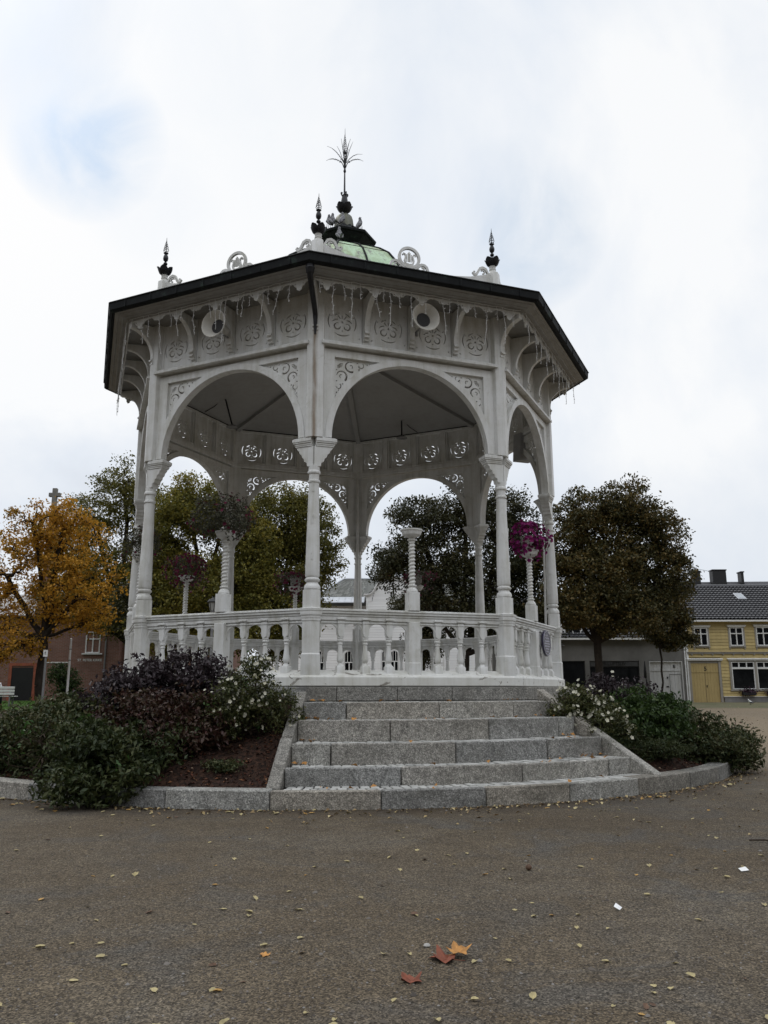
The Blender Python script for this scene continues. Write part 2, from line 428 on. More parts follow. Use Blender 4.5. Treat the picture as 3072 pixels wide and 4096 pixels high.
# columns
PLAN = [(0, -.138), (.138, -.081), (.125, .095), (-.125, .095), (-.138, -.081)]
col_prof = [(.118, 2.938), (.132, 2.955), (.134, 2.985), (.120, 3.02), (.098, 3.045), (.094, 3.065), (.112, 3.075), (.124, 3.095), (.124, 3.115), (.108, 3.128), (.098, 3.14), (.112, 3.155), (.118, 3.175)] + \
    [(.118 - .033 * t ** 1.25, 3.18 + 1.52 * t) for t in [i / 8 for i in range(1, 9)]] + \
    [(.085, 4.705), (.103, 4.715), (.103, 4.745), (.084, 4.76), (.084, 4.85), (.104, 4.865), (.109, 4.885), (.104, 4.905), (.092, 4.92), (.094, 5.0)]
ped = MB().loft(PLAN, [(1.60, 1.10), (1.925, 1.10), (1.945, 1.0), (2.44, 1.0), (2.452, 1.07), (2.485, 1.07), (2.495, 1.12), (2.53, 1.12), (2.54, 1.24), (2.565, 1.26), (2.60, 1.26), (2.61, 1.32), (2.645, 1.34), (2.655, 1.05), (2.66, 1.0), (2.938, 1.0)]).mesh(M['white'], name='pedestal')
shaft = MB().lathe(col_prof, n=20).mesh(M['white'], smooth=35, name='shaft')
cap = MB()
arm = [(-.02, 4.97), (.09, 4.985), (.10, 5.05), (.145, 5.07), (.155, 5.12), (.19, 5.145), (.20, 5.19), (.235, 5.215), (.25, 5.26), (.285, 5.29), (.30, 5.325), (-.02, 5.325)]
for sg in (-1, 1):
    cap.m = Matrix.Rotation(sg * pi / 8, 4, 'Z')
    cap.xz([(sg * x, z) for x, z in arm], -.085, .085)
    for (l, t, z0, z1) in ((.315, .098, 5.326, 5.352), (.325, .106, 5.352, 5.385), (.345, .122, 5.385, 5.41), (.355, .132, 5.41, 5.462), (.335, .115, 5.462, 5.476)):
        cap.xy([(0, -t - l * 0.0), (sg * l, -t), (sg * l, t), (0, t)] if sg > 0 else [(0, t), (sg * l, t), (sg * l, -t), (0, -t)], z0, z1)
cap.m = None
capital = cap.mesh(M['white'], bevel=.004, name='capital')
UPL = [(0, -.150), (.145, -.09), (.145, .10), (-.145, .10), (-.145, -.09)]
upost = MB().loft(UPL, [(5.474, 1.0), (5.60, 1.0), (8.16, 1.0)]).mesh(M['white'], bevel=.006, name='upper_post')
upost0 = upost.copy(); upost0.materials[0] = M['white_post']
hooks = []
for z in (3.42, 4.02, 4.55): hooks.append(MB().box(-.016, .016, -.125 + (z - 3.2) * .019, -.10 + (z - 3.2) * .019, z, z + .10).box(-.008, .008, -.135 + (z - 3.2) * .019, -.10 + (z - 3.2) * .019, z + .1, z + .15).mesh(M['white'], bevel=.003, name='rope_cleat'))

rods = []
for k in range(8):
    p = (R8 * cos(VR[k] - pi / 2), R8 * sin(VR[k] - pi / 2), 0)
    c = link('column', ped, stand, p, VR[k])
    link('shaft', shaft, c, p, VR[k]); link('capital', capital, c, p, VR[k]); link('upper_post', upost if k else upost0, c, p, VR[k])
    if k in (0, 1, 7):
        for hm in hooks: link('rope_cleat', hm, c, p, VR[k] + (0 if k == 0 else .9 if k == 1 else -.9))

# carved arch panels
A0 = AP
pts_arch = arc(0, 5.5, 1.45, 180, 0, 40)
sp_arc = [(x, z) for x, z in arc(0, 5.5, 1.575, 153.3, 111.5, 16)]
triL = [(-1.408, 6.955)] + sp_arc[:-1] + [(-.575, 6.955)]
triR = [(-x, z) for x, z in triL]
outer = [(-1.60, 5.474)] + [(-1.45, 5.474)] + pts_arch + [(1.45, 5.474), (1.60, 5.474), (1.60, 7.085), (-1.60, 7.085)]
archm = fret('arch_panel', outer, [triL, triR], .13, M['white'], -A0)
# outer band of the arch, a bit proud
band = MB()
oa = arc(0, 5.5, 1.565, 180, 0, 40); ia = arc(0, 5.5, 1.452, 180, 0, 40)
for i in range(40):
    q = [ia[i], ia[i + 1], oa[i + 1], oa[i]]
    if all(abs(x) < 1.60 for x, z in q): band.xz(q, -A0 - .085, -A0 - .064)
bandm = band.mesh(M['white'], name='arch_band')
def slot(path, w): return outline(path, w)
def dot(x, z, r, n=7): return [(x + r * cos(2 * pi * i / n), z + r * sin(2 * pi * i / n)) for i in range(n)]
holes = []
X0, Z0 = -1.408, 6.955
def sp(px, pz): return (X0 + px, Z0 - pz)
for a in (-80, -62, -45, -28, -10):        # sun rays in the corner
    c0 = sp(.06, .075); holes.append(slot([(c0[0] + .045 * cos(radians(a)), c0[1] + .045 * sin(radians(a))), (c0[0] + .105 * cos(radians(a)), c0[1] + .105 * sin(radians(a)))], [.012, .02]))
c1 = sp(.30, .125); holes.append(slot(arc(c1[0], c1[1], .082, 75, 300, 14, .10), [.012 + .026 * (i / 14) for i in range(15)])); holes.append(slot(arc(c1[0] + .005, c1[1], .035, -60, 150, 8, .02), .016))
c2 = sp(.135, .315); holes.append(slot(arc(c2[0], c2[1], .082, 175, -50, 14, .10), [.012 + .026 * (i / 14) for i in range(15)])); holes.append(slot(arc(c2[0], c2[1], .035, 250, 60, 8, .02), .016))
c3 = sp(.49, .085); holes.append(slot(arc(c3[0], c3[1], .046, -170, 60, 9), [.026 - .015 * (i / 9) for i in range(10)])); holes.append(dot(*sp(.42, .05), .014)); holes.append(dot(*sp(.455, .16), .017)); holes.append(dot(*sp(.60, .055), .013)); holes.append(dot(*sp(.65, .035), .01))
c4 = sp(.085, .50); holes.append(slot(arc(c4[0], c4[1], .046, 60, -170, 9), [.026 - .015 * (i / 9) for i in range(10)])); holes.append(dot(*sp(.16, .455), .015)); holes.append(dot(*sp(.05, .41), .013)); holes.append(dot(*sp(.05, .62), .014)); holes.append(dot(*sp(.085, .575), .011)); holes.append(dot(*sp(.04, .68), .011))
holes.append(dot(*sp(.24, .29), .012)); holes.append(dot(*sp(.05, .21), .012))
fr_out = [(-1.43, 6.975), (-1.43, 6.12)] + arc(0, 5.5, 1.555, 156.5, 109.5, 16) + [(-.50, 6.975)]
fr_out = [p for p in fr_out if p[1] <= 6.976]
spL = fret('spandrel', fr_out, holes, .03, M['white'], -A0 + .005)
spR = spL.copy(); spR.transform(Matrix.Scale(-1, 4, (1, 0, 0))); spR.flip_normals()
for k in range(8):
    o = link('arch_panel', archm, stand, (0, 0, 0), FR[k])
    link('spandrel', spL, o, (0, 0, 0), FR[k]); link('spandrel', spR, o, (0, 0, 0), FR[k]); link('arch_band', bandm, o, (0, 0, 0), FR[k])
# ledge beam
mb = MB(); h = A0 * T8
for (y, z0, z1) in ((.185, 7.128, 7.182), (.165, 7.1825, 7.20), (.09, 7.2005, 7.24)):
    mb.box(-h + .06, h - .06, -A0 - y, -A0 + .09, z0, z1)
ring8('ledge_beam', mb.mesh(M['white'], bevel=.006, name='ledge_beam'))

# frieze of pierced panels
ph = []
for a0, a1 in ((148, 212), (-32, 32), (238, 302)): ph.append(slot(arc(0, 0, .252, a0, a1, 12), [.008 + .014 * sin(pi * i / 12) for i in range(13)]))
for s in (-1, 1):
    ph.append(slot([(s * x, z) for x, z in arc(.005, 0, .168, 78, 38, 8)], [.012, .02, .026, .028, .028, .026, .02, .014, .01]))
    ph.append(slot([(s * x, z) for x, z in arc(.085, -.085, .062, 110, -190, 14, .05)], [.010 + .018 * sin(pi * i / 14) for i in range(15)]))
    ph.append(slot([(s * .08, .045), (s * .135, .03), (s * .175, -.005)], [.02, .024, .01]))
    ph.append(slot([(s * .035, .055), (s * .075, .115)], [.014, .022]))
    ph.append(dot(s * .20, .10, .011)); ph.append(dot(s * .30, .27, .011)); ph.append(dot(s * .31, -.27, .013))
ph.append(slot([(0, .06), (0, .125)], [.012, .02])); ph.append(dot(0, 0, .02)); ph.append(dot(0, -.165, .012))
pm = fret('fret_panel', [(-.36, -.375), (.36, -.375), (.36, .50), (-.36, .50)], ph, .05, M['white'], 0)
mb = MB(); t = A0 + .02
for s in (-1.62, -.85, 0, .85, 1.62):       # pilaster strips and rails
    w = .055 if abs(s) < 1.6 else .07
    mb.box(s - w, s + w, -t - .03, -t + .10, 7.241, 8.16)
for c in (-1.275, -.425, .425, 1.275):
    for s in (-1, 1):
        e = c + s * .345; mb.box(e - .022, e + .022, -t - .008, -t + .07, 7.30, 8.10)
        e = c + s * .305 + s * .0; mb.box(e - .008, e + .008, -t + .0, -t + .05, 7.32, 8.08)
mb.box(-1.55, 1.55, -t - .012, -t + .09, 7.241, 7.30); mb.box(-1.55, 1.55, -t - .012, -t + .09, 8.10, 8.16)
frm = mb.mesh(M['white'], bevel=.004, name='frieze')
brk = MB()
prof = [(-4.19, 8.10), (-4.71, 8.09), (-4.71, 7.97)] + [(-4.71 + .42 * sin(t), 7.97 - .48 * (1 - cos(t))) for t in [radians(a) for a in range(10, 91, 10)]] + [(-4.30, 7.46), (-4.32, 7.45), (-4.32, 7.425), (-4.285, 7.42), (-4.285, 7.39), (-4.30, 7.385), (-4.30, 7.36), (-4.265, 7.355), (-4.255, 7.31), (-4.19, 7.31)]
brk.yz(prof, -.045, .045)
brm = brk.mesh(M['white'], bevel=.004, name='bracket')
for k in range(8):
    f = link('frieze', frm, stand, (0, 0, 0), FR[k])
    for c in (-1.275, -.425, .425, 1.275):
        x, y = rot2((c, -A0 - .015), FR[k]); link('fret_panel', pm, f, (x, y, 7.62), FR[k])
    for c in (-.85, 0, .85):
        x, y = rot2((c, 0), FR[k]); link('bracket', brm, f, (x, y, 0), FR[k])
# corner brackets
mb = MB(); mb.yz([(y * 1.082 - .0, z) for y, z in prof], -.05, .05)
for k in range(8): link('corner_bracket', mb.mesh(M['white'], name='corner_bracket') if k == 0 else bpy.data.meshes['corner_bracket'], stand, (0, 0, 0), VR[k])
# coved soffit, sloping eave boards and scalloped valance
K8 = 1 / cos(pi / 8)
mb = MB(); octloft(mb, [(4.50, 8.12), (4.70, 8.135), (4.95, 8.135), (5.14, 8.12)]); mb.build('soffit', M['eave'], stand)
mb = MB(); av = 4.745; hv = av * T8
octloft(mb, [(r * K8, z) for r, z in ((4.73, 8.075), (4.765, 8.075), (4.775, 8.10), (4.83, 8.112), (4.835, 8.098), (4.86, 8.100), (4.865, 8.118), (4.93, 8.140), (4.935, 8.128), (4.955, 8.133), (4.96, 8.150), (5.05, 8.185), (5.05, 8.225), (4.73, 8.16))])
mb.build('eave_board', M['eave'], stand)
cell = .4275
def scallop(cx, big):
    d = .185 if big else .12; w = cell
    L = [(-w / 2, .03), (-w / 2 + .03, .022), (-.17, .026), (-.135, .04), (-.105, .062), (-.10, .085), (-.085, .10), (-.062, .098), (-.05, .115), (-.045, d - .03), (-.025, d - .02), (0, d)]
    if not big: L = [(x, z * .82) for x, z in L]
    return [(cx + x, 8.074 - z) for x, z in L + [(-x, z) for x, z in L[::-1][1:]]]
low = []
n = 9
for i in range(n): low += scallop(-cell * 4 + cell * i, i % 2 == 0)
low = [p for p in low if abs(p[0]) < hv - .06]
vh = []
for i in range(n):
    c = -cell * 4 + cell * i
    for s in (-1, 1):
        if abs(c + s * .075) < hv - .15: vh.append(dot(c + s * .078, 8.015, .013))
vm = fret('valance', [(-hv + .04, 8.074)] + [(-hv + .04, 8.045)] + low + [(hv - .04, 8.045), (hv - .04, 8.074)], vh, .022, M['white'], -av + .02)
ring8('valance', vm)
# gutter
mb = MB(); octloft(mb, [(5.36, 8.203), (5.41, 8.165), (5.47, 8.16), (5.515, 8.19), (5.525, 8.31), (5.545, 8.325), (5.53, 8.345), (5.49, 8.335), (5.48, 8.26), (5.42, 8.225), (5.36, 8.235)])
for k in range(8):
    mb.m = Matrix.Rotation(FR[k], 4, 'Z'); ag = 5.505 * cos(pi / 8)
    for i in range(-3, 4): mb.box(i * .58 - .012, i * .58 + .012, -ag - .026, -ag + .03, 8.185, 8.332)
mb.m = None
gut = mb.build('gutter', M['darkcopper'], stand)
# downpipe at the front corner: hopper and raking pipe
mb = MB(); mb.m = Matrix.Rotation(VR[0], 4, 'Z')
mb.lathe([(.05, 8.0), (.066, 8.02), (.07, 8.08), (.078, 8.09), (.078, 8.11), (.07, 8.12), (.07, 8.2)], (0, -5.39), 12)
mb.tube([(0, -5.39, 8.02), (0, -5.36, 7.96), (0, -5.15, 7.86), (0, -4.85, 7.72), (0, -4.68, 7.62), (0, -4.665, 7.5), (0, -4.66, 7.28)], [.05, .048, .046, .044, .042, .034, .016], 10)
mb.m = None; mb.build('downpipe', M['iron'], stand, smooth=40)
# white pipes at the inner side of back columns
for k, z1 in ((4, 7.05), (2, 5.0)):
    mb = MB(); mb.m = Matrix.Rotation(VR[k], 4, 'Z')
    mb.tube([(0, -4.34, 1.67), (0, -4.34, z1 - .1), (0, -4.36, z1)] if k == 4 else [(.28, -4.36, 1.67), (.24, -4.40, 4.2), (.2, -4.42, 5.4)], .04 if k == 4 else .022, 8)
    mb.m = None; mb.build('standpipe', M['white'], stand, smooth=40)
# roof
mb = MB(); octloft(mb, [(5.47, 8.28), (4.55, 8.64), (3.4, 9.2), (2.0, 10.12)]); mb.build('roof', M['darkcopper'], stand)
# parapet boards with corner posts, scrolls and lyres
pa = MB(); hp = A0 * T8
top = [(-hp, 9.07), (-1.62, 9.065), (-1.45, 9.0), (-1.2, 8.935), (-.9, 8.895), (-.5, 8.875), (0, 8.87)]
top = top + [(-x, z) for x, z in top[::-1][1:]]
pa.xz([(-hp, 8.55), (hp, 8.55)] + top[::-1], -A0 - .03, -A0 + .03)
pam = pa.mesh(M['white'], name='parapet')
ly = MB(); y0, y1 = -A0 - .022, -A0 + .022; zc = 9.105
ringp = arc(0, zc, .192, 0, 360, 36); ly.ribbon(ringp, .05, y0, y1)
for s in (-1, 1):
    S = lambda P: [(s * x, z) for x, z in P]
    ly.ribbon(S([(.045, zc - .13), (.075, zc - .11), (.088, zc - .06), (.075, zc - .01), (.068, zc + .03), (.085, zc + .065), (.115, zc + .075), (.13, zc + .05), (.115, zc + .035)]), [.02, .03, .034, .03, .026, .024, .022, .016, .008], y0 + .006, y1 - .006)
    ly.ribbon(S([(.02, zc - .08), (.02, zc + .095)]), .012, y0 + .01, y1 - .01)
    ly.ribbon(S([(.047, zc - .08), (.047, zc + .065)]), .010, y0 + .01, y1 - .01)
    ly.ribbon(S([(.05, zc - .205), (.13, zc - .17), (.20, zc - .125), (.245, zc - .10), (.30, zc - .105), (.345, zc - .14), (.36, zc - .19), (.385, zc - .235), (.42, zc - .25)]), [.07, .07, .06, .05, .05, .05, .045, .04, .012], y0 + .003, y1 - .003)
    ly.ribbon(S(arc(.265, zc - .185, .038, 120, -150, 10, .02)), .024, y0 + .008, y1 - .008)
    ly.ribbon(S(arc(.16, zc - .215, .035, 160, -60, 8, .02)), .022, y0 + .008, y1 - .008)
ly.ribbon([(0, zc - .08), (0, zc + .12)], .012, y0 + .009, y1 - .009)
ly.ribbon([(-.075, zc - .135), (0, zc - .15), (.075, zc - .135)], .05, y0 + .004, y1 - .004)
ly.xz([(-.40, 8.80), (.40, 8.80), (.36, 8.875), (-.36, 8.875)], y0 + .012, y1 - .012)
lym = ly.mesh(M['white'], name='lyre_roundel')
scms = []
for s in (-1, 1):
    sc = MB()
    S = lambda P: [(s * x, z) for x, z in P]
    sc.ribbon(S([(1.60, 9.06), (1.585, 9.10), (1.55, 9.155), (1.49, 9.175), (1.43, 9.15), (1.395, 9.09), (1.36, 9.03), (1.31, 9.015), (1.285, 9.045), (1.305, 9.075), (1.33, 9.065)]), [.02, .04, .05, .055, .05, .045, .05, .045, .035, .022, .01], y0, y1)
    sc.ribbon(S(arc(1.50, 9.085, .045, 150, -120, 10, .025)), .024, y0 + .006, y1 - .006)
    sc.xz(S([(1.60, 9.0), (1.60, 9.07), (1.52, 9.035), (1.40, 9.0), (1.32, 8.99), (1.32, 8.93)])[::s], y0 + .009, y1 - .009)
    scms.append(sc.mesh(M['white'], name='corner_scroll'))
for k in range(8):
    p = link('parapet', pam, stand, (0, 0, 0), FR[k])
    link('lyre_roundel', lym, p, (0, 0, 0), FR[k])
    for scm in scms: link('corner_scroll', scm, p, (0, 0, 0), FR[k])
# corner finials
fp = MB().loft([(0, -.125), (.10, -.083), (.09, .08), (-.09, .08), (-.10, -.083)], [(8.5, 1.0), (9.085, 1.0), (9.105, .9)]).lathe([(.07, 9.106), (.062, 9.125), (.056, 9.16), (.066, 9.175), (.066, 9.19), (.056, 9.20), (.06, 9.225), (.068, 9.245), (.05, 9.258)], n=14).mesh(M['white'], smooth=35, name='finial_post')
def calyx(mb, c, z0, r, hgt, n=5, ph=0.3):
    for i in range(n):
        a = ph + 2 * pi * i / n; vs = []; fs = []; W = 2 * pi / n * .56
        rows = [(.06, 0, .35), (.45, .05, .8), (.8, .28, 1.0), (.97, .62, .95), (1.05, .85, .62), (1.16, 1.0, .12)]
        for (rr, zz, ww) in rows:
            for j in (-1, -.5, 0, .5, 1):
                q = a + W * ww * j; dip = .12 * hgt * (1 - abs(j)) * 0
                vs.append((c[0] + r * rr * cos(q), c[1] + r * rr * sin(q), z0 + hgt * zz + dip))
        m = len(rows)
        off = len(vs)
        vs += [(x + (c[0] - x) * .06, y + (c[1] - y) * .06, z + .004) for x, y, z in vs]
        for q in range(m - 1):
            for j in range(4):
                A, B, D, E2 = q * 5 + j, q * 5 + j + 1, (q + 1) * 5 + j + 1, (q + 1) * 5 + j
                fs += [(A, B, D, E2), (off + E2, off + D, off + B, off + A)]
        mb.add(vs, fs)
def spindle(mb, c, z0, z1, r, turns, wire, spike):
    N = turns * 12; pts = []
    for i in range(N + 1):
        t = i / N; rr = r * (min(1, t / .18) ** .7) * (1 - max(0, (t - .12) / .88)) ** .85 + .004
        pts.append((c[0] + rr * cos(2 * pi * turns * t), c[1] + rr * sin(2 * pi * turns * t), z0 + (z1 - z0) * t))
    mb.tube(pts, wire, 4, False)
    mb.tube([(c[0], c[1], z0), (c[0], c[1], z1), (c[0], c[1], z1 + spike)], [wire * 1.6, wire * 1.2, wire * .6], 5)
mb = MB()
calyx(mb, (0, 0), 9.25, .135, .16)
mb.lathe([(.012, 9.26), (.012, 9.475), (.035, 9.48), (.042, 9.50), (.03, 9.525), (.012, 9.53), (.018, 9.545), (.043, 9.57), (.052, 9.61), (.046, 9.655), (.03, 9.69), (.026, 9.705), (.05, 9.725), (.02, 9.735)], n=10)
spindle(mb, (0, 0), 9.73, 9.99, .052, 8, .0055, .07)
fim = mb.mesh(M['iron'], smooth=40, name='iron_finial')
for k in range(8):
    p = (R8 * .995 * cos(VR[k] - pi / 2), R8 * .995 * sin(VR[k] - pi / 2), 0)
    f = link('finial_post', fp, stand, p, VR[k]); link('iron_finial', fim, f, p, VR[k] + k * .4)
# cupola
mb = MB(); dome = [(2.02, 10.08), (1.80, 10.47), (1.55, 10.79), (1.25, 11.025), (.9, 11.235), (.48, 11.46)]
octloft(mb, dome); dm = mb.build('dome', M['copper'], stand)
mb = MB()
for i in range(16):
    a = TH - pi / 2 + i * pi / 8; kf = 1.0 if i % 2 == 0 else cos(pi / 8)
    mb.tube([((r * kf + .005) * cos(a), (r * kf + .005) * sin(a), z + .004) for r, z in dome], .026, 5)
for (r, z) in ((1.45, 10.868),):
    o = octo(r + .006, z + .003); mb.tube(o + [o[0]], .007, 4)
mb.build('standing_seam', M['darkcopper'], dm)
mb = MB(); octloft(mb, [(.46, 11.36), (.50, 11.42), (.56, 11.50), (.66, 11.585), (.71, 11.63), (.71, 11.655), (.755, 11.66), (.765, 11.705), (.745, 11.725), (.5, 11.86), (.28, 12.02), (.23, 12.10)], False, True)
mb.build('cupola_cap', M['darkcopper'], stand)
mb = MB(); n = 16
lv = [(.235, 12.04), (.23, 12.12), (.215, 12.25), (.185, 12.35), (.14, 12.41), (.06, 12.445), (.03, 12.47)]
vs = []; fs = []
for r, z in lv: vs += [(r * (1 + (.07 if i % 2 else -.05)) * cos(TH + 2 * pi * i / n), r * (1 + (.07 if i % 2 else -.05)) * sin(TH + 2 * pi * i / n), z) for i in range(n)]
for j in range(len(lv) - 1):
    for i in range(n): fs.append((j * n + i, j * n + (i + 1) % n, (j + 1) * n + (i + 1) % n, (j + 1) * n + i))
mb.add(vs, fs); mb.build('cupola_bell', M['bronze'], stand, smooth=50)
mb = MB(); mb.lathe([(.02, 12.44), (.016, 12.52), (.05, 12.56), (.05, 12.6), (.085, 12.7), (.088, 12.76), (.07, 12.88), (.055, 12.94), (.065, 12.955), (.02, 12.96)], n=12)
calyx(mb, (0, 0), 12.50, .185, .19)
for i in range(4):
    a = .5 + i * pi / 2; P = [(.05, 12.92), (.075, 12.95), (.09, 12.985), (.085, 13.01), (.068, 13.015), (.06, 12.995)]
    mb.tube([(r * cos(a), r * sin(a), z) for r, z in P], [.016, .016, .016, .018, .018, .014], 6)
mb.tube([(0, 0, 12.94), (0, 0, 13.55), (0, 0, 13.58)], [.024, .017, .014], 8)
mb.lathe([(.014, 13.56), (.03, 13.59), (.034, 13.62), (.024, 13.65), (.02, 13.7), (.03, 13.78), (.028, 13.84), (.014, 13.88), (.012, 14.08), (.03, 14.085), (.05, 14.10), (.045, 14.125), (.02, 14.14)], n=10)
spindle(mb, (0, 0), 14.13, 14.62, .055, 11, .0055, .17)
LOW = [(.10, 13.87), (.20, 13.925), (.30, 13.945), (.38, 13.93), (.45, 13.89)]; MID = [(.03, 13.84), (.12, 13.98), (.22, 14.09), (.33, 14.16), (.45, 14.185)]; HIGH = [(.03, 13.84), (.07, 13.98), (.12, 14.15), (.17, 14.27), (.215, 14.36)]
for i in range(4):
    for a, Q, wk in ((i * pi / 2, LOW, .024), (i * pi / 2 + .32, MID, .018), (i * pi / 2 - .42, HIGH, .014)):
        if Q is LOW: mb.tube([(r * cos(a), r * sin(a), z) for r, z in ((.02, 13.70), (.05, 13.80), (.08, 13.86), (.115, 13.875), (.12, 13.85))], [.010, .010, .014, .02, .012], 5)
        mb.tube([(r * cos(a), r * sin(a), z) for r, z in Q], [.008, .008, .007, .005, .003], 5)
        pts = []
        for j in range(25):
            t = .12 + .6 * j / 24; q = t * (len(Q) - 1); b_ = int(q); u = q - b_; b2 = min(b_ + 1, len(Q) - 1)
            rr = Q[b_][0] * (1 - u) + Q[b2][0] * u; zz = Q[b_][1] * (1 - u) + Q[b2][1] * u; ww = wk * (1 - t) + .004
            pts.append((rr * cos(a) - ww * sin(j * 1.6) * sin(a), rr * sin(a) + ww * sin(j * 1.6) * cos(a), zz + ww * cos(j * 1.6)))
        mb.tube(pts, .0035, 4, False)
mb.build('cupola_finial', M['iron'], stand, smooth=40)
# ceiling
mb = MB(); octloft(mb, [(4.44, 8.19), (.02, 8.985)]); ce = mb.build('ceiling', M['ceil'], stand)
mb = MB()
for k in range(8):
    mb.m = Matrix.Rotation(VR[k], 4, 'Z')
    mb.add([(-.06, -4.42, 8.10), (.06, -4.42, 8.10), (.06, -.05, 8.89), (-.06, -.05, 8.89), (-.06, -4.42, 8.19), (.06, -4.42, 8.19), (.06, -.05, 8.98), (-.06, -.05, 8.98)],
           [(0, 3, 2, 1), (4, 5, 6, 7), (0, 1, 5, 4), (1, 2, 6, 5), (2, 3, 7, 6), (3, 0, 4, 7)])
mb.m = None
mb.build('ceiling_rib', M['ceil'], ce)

# balustrades
BX = [-1.245, -.825, -.42, .445, .86, 1.265]
rail = MB(); hb = A0 * T8 - .12
for (y, z0, z1) in ((.045, 2.47, 2.535), (.06, 2.536, 2.575), (.085, 2.576, 2.615), (.10, 2.616, 2.64), (.075, 2.641, 2.656)):
    rail.box(-hb, hb, -A0 - y, -A0 + y, z0, z1)
railm = rail.mesh(M['white'], bevel=.005, name='handrail')
def arch_open(a, b):
    c = (a + b) / 2; r = (b - a) / 2
    return [(a, 2.20)] + [(c - r, 2.27)] + [(c + r * cos(radians(t)), 2.275 + min(r, .15) * sin(radians(t))) for t in range(170, 5, -15)] + [(c + r, 2.27), (b, 2.20)]
edge = [-1.60] + BX[:3] + [-.09, .09] + BX[3:] + [1.60]
bo = [(-1.60, 2.50)]
bo += [(-1.60, 2.25)]
seq = [(-1.60, BX[0]), (BX[0], BX[1]), (BX[1], BX[2]), (BX[2], -.09), (.09, BX[3]), (BX[3], BX[4]), (BX[4], BX[5]), (BX[5], 1.60)]
for i, (a, b) in enumerate(seq):
    la = a + (.05 if a in BX else .025); rb = b - (.05 if b in BX else .025)
    bo += arch_open(la, rb)
    if b in BX: bo += [(b - .03, 2.185), (b, 2.175), (b + .03, 2.185)]
    if b == -.09: bo += [(-.085, 2.20), (-.085, 2.25), (.085, 2.25), (.085, 2.20)]
bo += [(1.60, 2.25), (1.60, 2.50)]
arcm = fret('arcade', bo, [], .035, M['white'], -A0)
mo = MB()
for sg in (-1, 1):
    q = -A0 + sg * .027
    for a, b in ((-1.58, -.1), (.1, 1.58)): mo.box(a, b, q - .010, q + .010, 2.425, 2.447)
for x in BX:       # shaped drop blocks over each baluster
    mo.xz([(x - .052, 2.48), (x - .052, 2.27), (x - .045, 2.235), (x - .025, 2.21), (x, 2.20), (x + .025, 2.21), (x + .045, 2.235), (x + .052, 2.27), (x + .052, 2.48)], -A0 - .055, -A0 + .055)
    mo.box(x - .06, x + .06, -A0 - .065, -A0 + .065, 2.42, 2.45); mo.box(x - .075, x + .075, -A0 - .085, -A0 + .085, 2.481, 2.512)
mom = mo.mesh(M['white'], bevel=.004, name='drop_block')
bal = MB().lathe([(.05, 2.205), (.052, 2.185), (.045, 2.178), (.045, 2.168), (.053, 2.16), (.053, 2.145), (.038, 2.135), (.034, 2.12), (.041, 2.11), (.042, 2.095), (.032, 2.08), (.036, 2.03), (.046, 1.93), (.054, 1.87), (.054, 1.84), (.046, 1.815), (.033, 1.80), (.033, 1.79), (.046, 1.782), (.052, 1.765), (.06, 1.755), (.062, 1.74)][::-1], n=14).loft([(-.065, -.065), (.065, -.065), (.065, .065), (-.065, .065)], [(1.60, 1.0), (1.735, 1.0), (1.755, .8)]).mesh(M['white'], smooth=35, name='baluster')
pp = MB().loft([(-.10, -.105), (.10, -.105), (.10, .09), (-.10, .09)], [(1.60, 1.06), (1.80, 1.06), (1.815, 1.0), (2.47, 1.0)]); pq = MB().box(-.098, .098, -.103, .088, 2.657, 2.965).lathe([(.095, 2.966), (.098, 2.985), (.085, 3.02), (.06, 3.045), (.055, 3.06), (.075, 3.07), (.075, 3.09), (.05, 3.10)], n=14)
ppm = pp.mesh(M['white'], bevel=.005, name='middle_post'); pqm = pq.mesh(M['white'], bevel=.005, name='pedestal_block')
tw = MB(); n = 12; vs = []; fs = []; L = 61
for j in range(L):
    z = 3.09 + .75 * j / (L - 1)
    for i in range(n):
        a = 2 * pi * i / n; r = .052 + .011 * cos(a - 2 * pi * (z - 3.09) / .062 * 1.0) * (1 if 2 < j < L - 3 else 0)
        vs.append((r * cos(a), r * sin(a), z))
for j in range(L - 1):
    for i in range(n): fs.append((j * n + i, j * n + (i + 1) % n, (j + 1) * n + (i + 1) % n, (j + 1) * n + i))
tw.add(vs, fs); twm = tw.mesh(M['white'], smooth=60, name='twisted_shaft')
bw = MB().lathe([(.05, 3.835), (.075, 3.85), (.078, 3.865), (.055, 3.875), (.05, 3.895), (.11, 3.915), (.155, 3.945), (.17, 3.985), (.172, 4.005), (.188, 4.012), (.190, 4.035), (.172, 4.04), (.15, 4.0), (.05, 3.96)], n=20).mesh(M['white'], smooth=35, name='bowl')
for k in range(8):
    b = link('balustrade', railm, stand, (0, 0, 0), FR[k])
    link('arcade', arcm, b, (0, 0, 0), FR[k]); link('drop_block', mom, b, (0, 0, 0), FR[k])
    for x in BX:
        q = rot2((x, -A0), FR[k]); link('baluster', bal, b, (q[0], q[1], 0), FR[k])
    q = rot2((0, -A0), FR[k]); P = (q[0], q[1], 0)
    link('middle_post', ppm, b, P, FR[k])
    if k != 2: f = link('flower_pedestal', twm, stand, P, FR[k]); link('pedestal_block', pqm, f, P, FR[k]); link('bowl', bw, f, P, FR[k])
